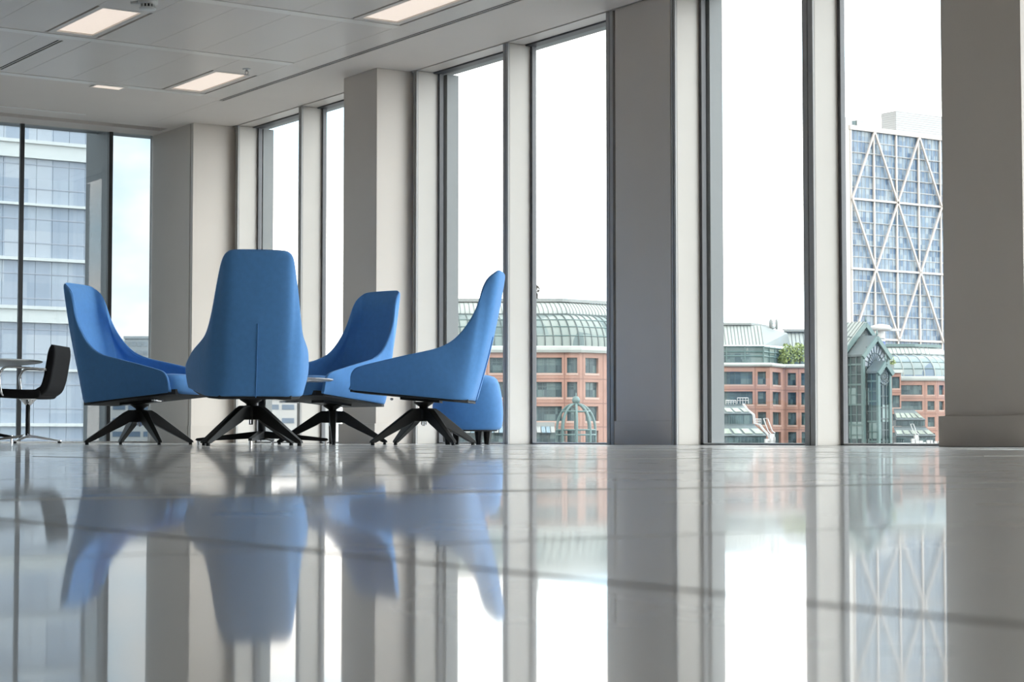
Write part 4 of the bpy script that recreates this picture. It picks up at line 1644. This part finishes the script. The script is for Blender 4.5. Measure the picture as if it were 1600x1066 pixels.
        for i in range(9):
            z = ze - 1.7 * i
            lf.bar(Q(-halfw - 0.08, 0, z), Q(-halfw - 0.08, -depth, z), 0.14, 0.3 if i % 2 else 0.14)
        tag(lf.build('flank_mullions', M['steel'], b), kind='stuff')

    gable(1350, 5.3, 506, 550, 6, True, 0, (527, 1.3, 1.1, 0.0, False))
    gable(1367.5, 3.15, 529, 556, 3.2, False, 3.6, (574, 3.0, 3.75, 0.60, False))
    gable(1380.5, 1.45, 569, 582, 2.2, False, 6.0, (590, 1.3, 1.35, 0.55, True))
    for px in (1325, 1330.5):
        q_ = (Dp - 2) / 3000
        cx_, cz_ = (px - 800) * q_, (685 - 676) * q_ + 0.04
        MB().tube([W(cx_ + 0.24 * math.cos(2 * PI * k / 16), Dp - 2, cz_ + 0.3 * math.sin(2 * PI * k / 16)) for k in range(16)], 0.08, 6, True).build('ring_lamp', M['white_metal'], b)
    fix_parent(b)


M['vault_dark'] = cell_mat('hall_glazing', [(.035, .055, .06), (.06, .09, .09), (.022, .038, .042), (.16, .22, .215), (.03, .05, .055), (.05, .075, .08)], 0.5, 0.5, 0.35, 0.2, 0.25)
M['fanlight'] = mat('fan_light_glass', (0.24, 0.265, 0.295), 0.3, spec=0.3, var=0.1)
glass_hall()


# ---- brick building far right with blue vault, and the narrow brick bay before it
def building_B2():
    Dp = 430.0
    s = Dp / 3000
    U = lambda px: (px - 800) * s
    Z = lambda y: (685 - y) * s + 0.04
    b = empty('brick_building', W(U(1440), Dp, ZG))
    tag(b, 'red brick office building with blue glazed vault below the braced tower', 'building')
    c0, c1, c2 = (U(1380), Dp), (U(1463), Dp), (U(1530), Dp + 7)
    path = [c0, c1, c2]
    rows = [(Z(617), Z(602)), (Z(641), Z(627)), (Z(667), Z(652)), (Z(692), Z(677)), (Z(717), Z(702))][::-1]
    F1, F2 = Facet(c0, c1), Facet(c1, c2)
    X = lambda px: (px - 1380) * s
    windows_wall(b, F1, 0, F1.L, ZG, Z(595), [(X(1408), X(1441)), (X(1449), X(1460))], rows, M['brick'], vjoints=[X(1404), X(1445)])
    k = F2.L / 67
    windows_wall(b, F2, 0, F2.L, ZG, Z(595), [(5 * k, 14 * k), (20 * k, 31 * k)], rows, M['brick'], vjoints=[2 * k, 17 * k])
    loft(path, [(0.3, Z(595)), (-0.5, Z(595)), (-0.7, Z(592)), (-0.7, Z(589)), (-0.2, Z(588)), (2, Z(588))], 'cornice', M['cornice'], b)
    e = ellipse_prof(0.4, Z(588), 7.0, Z(553), 9)
    loft(path, e, 'glazed_vault', M['vault_blue'], b, True)
    ribs(path, e, 'vault_ribs', M['roofrib'], b, 2.4, 0.14)
    hoops(path, [e[2], e[4]], 'vault_rail', M['steel'], b, 0.12)
    v2 = [(6.6, Z(553)), (6.6, Z(550)), (8.2, Z(543)), (9.6, Z(539))]
    loft(path, v2, 'ribbed_roof', M['roofrib'], b)
    ribs([c0, c1], v2, 'roof_ribs', M['ribline'], b, 0.95, 0.08)
    loft(path, [(6.9, Z(554)), (6.2, Z(553.5)), (6.2, Z(551.5)), (7, Z(551))], 'gutter', M['steel_dark'], b)
    loft(path, [(9.4, Z(539)), (8.8, Z(539)), (8.8, Z(534.5)), (18, Z(534))], 'parapet', M['steel'], b)
    fix_parent(b)
    Dq = 395.0
    s2 = Dq / 3000
    U = lambda px: (px - 800) * s2
    Z = lambda y: (685 - y) * s2 + 0.04
    n = empty('brick_bay', W(U(1400), Dq, ZG))
    tag(n, 'narrow red brick bay between the glass hall and the blue vaulted building', 'building')
    F = Facet((U(1380), Dq), (U(1408), Dq))
    rows = [(Z(607), Z(589)), (Z(637), Z(618)), (Z(666), Z(647)), (Z(695), Z(676)), (Z(724), Z(705))][::-1]
    windows_wall(n, F, 0, F.L, ZG, Z(583), [((1394 - 1380) * s2, (1406 - 1380) * s2)], rows, M['brick'])
    m_ = MB()
    F.box(m_, 0, F.L + 0.3, -6, 0.4, Z(583), Z(578))
    m_.build('cornice', M['cornice'], n)
    m_ = MB()
    F.box(m_, 0, F.L - 1.2, -5, -1, Z(578), Z(570))
    m_.build('parapet_wall', M['roofflat'], n)
    fix_parent(n)
    t = empty('terrace_shrub', W(U(1396), Dq + 3, Z(572)))
    tag(t, 'dark green shrub on the narrow brick bay beside the glass hall', 'bush')
    leaves(t, Vector((0, 0, 1.1)), (1.0, 1.0, 1.5), 160, 0.32, M['leaf'])
    MB().tube([(0, 0, -0.3), (0, 0, 1)], 0.09, 5).build('trunk', M['bark'], t)
    # white crane cab before the tower
    q = 420 / 3000
    wq = empty('roof_crane_cab', W((1377 - 800) * q, 420, (685 - 540) * q))
    tag(wq, 'white rounded crane cab with blue foot in front of the braced tower', 'crane')
    MB().lathe([(0.4, 3.1), (2.1, 3.3), (2.35, 3.9), (1.9, 4.4), (0.6, 4.7), (0.05, 4.75)], 18).build('cab', M['white_metal'], wq, True)
    MB().lathe([(0.95, 0.3), (0.95, 3.2)], 14).build('mast', M['white_metal'], wq)
    MB().lathe([(1.0, -1.0), (1.0, 0.9)], 14).build('blue_foot', M['blue_sign'], wq)
    MB().lathe([(1.3, -6.0), (1.3, -1.0)], 14).build('pedestal', M['parapet'], wq)
    MB().box(0.5, 4.4, -0.5, 0.5, 3.2, 3.7, lambda x, y, z: tuple(RT * x + FW * y + Vector((0, 0, z)))).build('counter_jib', M['white_metal'], wq)


building_B2()


# ---- the braced tower
def tower():
    D0 = 667.0
    lat0 = (1332 - 800) / 3000 * D0
    ct, sn = math.cos(YAW), math.sin(YAW)
    F = Facet((lat0, D0), (lat0 + ct * 72, D0 + sn * 72))
    sgn = F.n.y
    z = lambda y: (685 - y) * D0 / 3000 + 0.04
    ztop = z(199)
    b = empty('braced_tower', W(lat0, D0, ZG))
    tag(b, 'tall glass office tower with white diagonal bracing in the rightmost window', 'building')
    bay = 11.05
    nb = 6
    fh = (z(199) - z(529)) / 18.0
    core = MB()
    F.box(core, 0.1, nb * bay, -18, -0.5, ZG, ztop - 0.2)
    core.build('core', M['tower_white'], b)
    # one glazing strip per bay and floor
    for i in range(nb):
        for k in range(-1, 18):
            z0 = z(529) + k * fh
            p = MB()
            F.box(p, i * bay + 0.1, (i + 1) * bay - 0.1, -0.55, -0.30, z0 + 0.35, z0 + fh - 0.05)
            p.build('window', M['tower_pane'], b)
        p = MB()
        F.box(p, i * bay + 0.1, (i + 1) * bay - 0.1, -0.55, -0.30, ZG, z(529) - fh)
        p.build('window', M['tower_pane'], b)
    ml = MB()
    for i in range(nb * 6):
        u = i * bay / 6
        F.box(ml, u - 0.045, u + 0.045, -0.32, -0.18, z(560), ztop)
    tag(ml.build('mullions', M['tower_line'], b), kind='stuff')
    # floors and columns
    for k in range(0, 18):
        zz = z(529) + k * fh
        m_ = MB()
        F.box(m_, 0, nb * bay, -0.35, -0.1, zz + 0.05, zz + 0.35)
        if k % 2 == 0:
            F.box(m_, -0.6, nb * bay, 0.25, 0.45, zz + 0.1, zz + 0.3)
        m_.build('floor_edge', M['tower_line'], b)
    for i in range(nb + 1):
        m_ = MB()
        F.box(m_, i * bay - 0.32, i * bay + 0.32, -0.2, 0.45, ZG, ztop)
        m_.build('column', M['tower_brace'], b)
    lev = [z(529), z(529) + 6 * fh, z(529) + 12 * fh, ztop]
    for q in lev[:-1]:
        m_ = MB()
        F.box(m_, -0.6, nb * bay, 0.1, 0.75, q - 0.35, q + 0.35)
        m_.build('transfer_beam', M['tower_brace'], b)
    # diagonals: apexes alternate between the odd and even columns
    for l in range(3):
        for i in range(nb):
            up = (i + l) % 2 == 0     # rises to the right
            a = F.P(i * bay, 0.8, lev[l] if up else lev[l + 1])
            c_ = F.P((i + 1) * bay, 0.8, lev[l + 1] if up else lev[l])
            # level 2 (top) starts with a rising diagonal
            MB().bar(a, c_, 0.62, 0.62, up=tuple(F.P(0, 1, 0) - F.P(0, 0, 0))).build('brace', M['tower_brace'], b)
    # left flank: pale panels
    G = Facet((lat0 - sn * 18, D0 + ct * 18), (lat0, D0))
    fk = MB()
    G.box(fk, 0, G.L, -0.3, 0.1, ZG, ztop)
    fk.build('flank_wall', M['tower_white'], b)
    for k in range(18):
        m_ = MB()
        zz = z(529) + k * fh
        G.box(m_, 4, G.L - 2.5, 0.1, 0.16, zz + 1.2, zz + 3.0)
        m_.build('flank_window', M['louvre'], b)
    # parapet and plant rooms
    m_ = MB()
    F.box(m_, -0.6, nb * bay, -0.4, 0.8, ztop - 0.2, ztop + 1.4)
    m_.build('parapet', M['tower_brace'], b)
    def plant(name, u0, u1, d0, d1, h, lines):
        m_ = MB()
        F.box(m_, u0, u1, d0, d1, ztop, ztop + h)
        o = m_.build(name, M['louvre'], b)
        q = MB()
        for k in range(lines):
            zz = ztop + h * (k + 0.6) / lines
            F.box(q, u0 - 0.05, u1 + 0.05, d1, d1 + 0.08, zz, zz + 0.12)
            F.box(q, u0 - 0.08, u0, d0, d1, zz, zz + 0.12)
        q.build('louvre_blades', M['tower_line'], o)
    plant('plant_room', 1.0, 8.6, -12, -8, 5.9, 4)
    plant('plant_room', 11.2, 14.2, -12, -8, 5.4, 4)
    plant('plant_screen', 26.5, nb * bay - 2, -11.5, -4, 9.6, 12)
    lk = MB()
    F.box(lk, 8.6, 11.2, -11.5, -8.4, ztop, ztop + 5.0)
    lk.build('plant_link', M['vault_dark'], b)
    fix_parent(b)
    for ch in b.children:
        for g in ch.children:
            pass


tower()


# ---- view through the far wall: curved-looking glass office, grey block and white block
def far_office():
    D0 = 150.0
    ct, sn = math.cos(YAW), math.sin(YAW)
    lat1 = (155 - 800) / 3000 * D0
    L = 34.0
    F = Facet((lat1 - ct * L, D0 - sn * L), (lat1, D0))
    b = empty('glass_office', W(lat1, D0, ZG))
    tag(b, 'large glass office block with pale spandrel bands behind the far left windows', 'building')
    z = lambda y: (685 - y) * 0.0489 + 0.04
    body = MB()
    F.box(body, 0, L - 0.1, -20, -0.5, ZG, z(60))
    body.build('core', M['far_mullion'], b)
    lines = [(112, 3), (146, 0), (232, 26), (318, 4), (404, 5), (492, 24), (578, 4), (664, 5), (752, 24)]
    ys = [l for l in lines if l[0] != 146]
    for (y, t) in ys:
        m_ = MB()
        hh = max(t * 0.0489, 0.18)
        F.box(m_, 0, L, -0.5, 0.25, z(y) - hh / 2, z(y) + hh / 2)
        if t > 10:
            F.box(m_, 0, L, 0.2, 0.45, z(y) + hh / 2 - 0.16, z(y) + hh / 2 + 0.1)
        m_.build('spandrel_band', M['pale_office'], b)
    nbay = 26
    w = L / nbay
    for i in range(len(ys) - 1):
        for k in range(nbay):
            if L - k * w > 17 and i in ():
                continue
            p = MB()
            top = z(ys[i][0]) - max(ys[i][1] * 0.0489, .18) / 2
            bot = z(ys[i + 1][0]) + max(ys[i + 1][1] * 0.0489, .18) / 2
            F.box(p, k * w + 0.014, (k + 1) * w - 0.014, -0.3, -0.12, bot, top)
            p.build('glass_panel', M['far_pane'], b)
    mm = MB()
    for i in range(len(ys) - 1):
        top, bot = z(ys[i][0]), z(ys[i + 1][0])
        for e in (0.30, 0.74):
            F.box(mm, 0, L, -0.14, -0.08, bot + (top - bot) * e - 0.04, bot + (top - bot) * e + 0.04)
    mm.build('transoms', M['far_mullion'], b)
    rd = MB()
    F.box(rd, L, L + 0.4, -20, 0.2, ZG, z(60))
    rd.build('end_wall', M['pale_office'], b)
    fix_parent(b)

    def block(name, lab, Dp, px0, px1, ytop, mwall, rowp, rowh, colp, colw, mp_='block_pane'):
        s = Dp / 3000
        F = Facet(((px0 - 800) * s, Dp), ((px1 - 800) * s, Dp))
        z = lambda y: (685 - y) * s + 0.04
        b = empty(name, W((px0 + px1) / 2 * s - 800 * s, Dp, ZG))
        tag(b, lab, 'building')
        m_ = MB()
        F.box(m_, 0, F.L, -25, 0, ZG, z(ytop))
        m_.build('wall', mwall, b)
        y = ytop + rowp * 0.5
        while y < 700:
            x = px0 + colp * 0.2
            while x + colw < px1:
                p = MB()
                F.box(p, (x - px0) * s, (x + colw - px0) * s, -0.2, 0.12, z(y + rowh), z(y))
                p.build('window', M[mp_], b)
                x += colp
            y += rowp
        q = MB()
        F.box(q, -0.3, F.L + 0.3, -25.3, 0.4, z(ytop) - 0.5, z(ytop) + 0.3)
        q.build('parapet', mwall, b)
        fix_parent(b)
        return b

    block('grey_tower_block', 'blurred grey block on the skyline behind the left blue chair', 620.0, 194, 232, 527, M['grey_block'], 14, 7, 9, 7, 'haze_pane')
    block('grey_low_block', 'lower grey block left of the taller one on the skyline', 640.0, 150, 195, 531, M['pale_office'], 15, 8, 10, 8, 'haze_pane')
    block('white_office_block', 'white office block with blue windows low behind the chair legs', 560.0, 100, 520, 622, M['white_block'], 21, 8, 24, 19)


far_office()
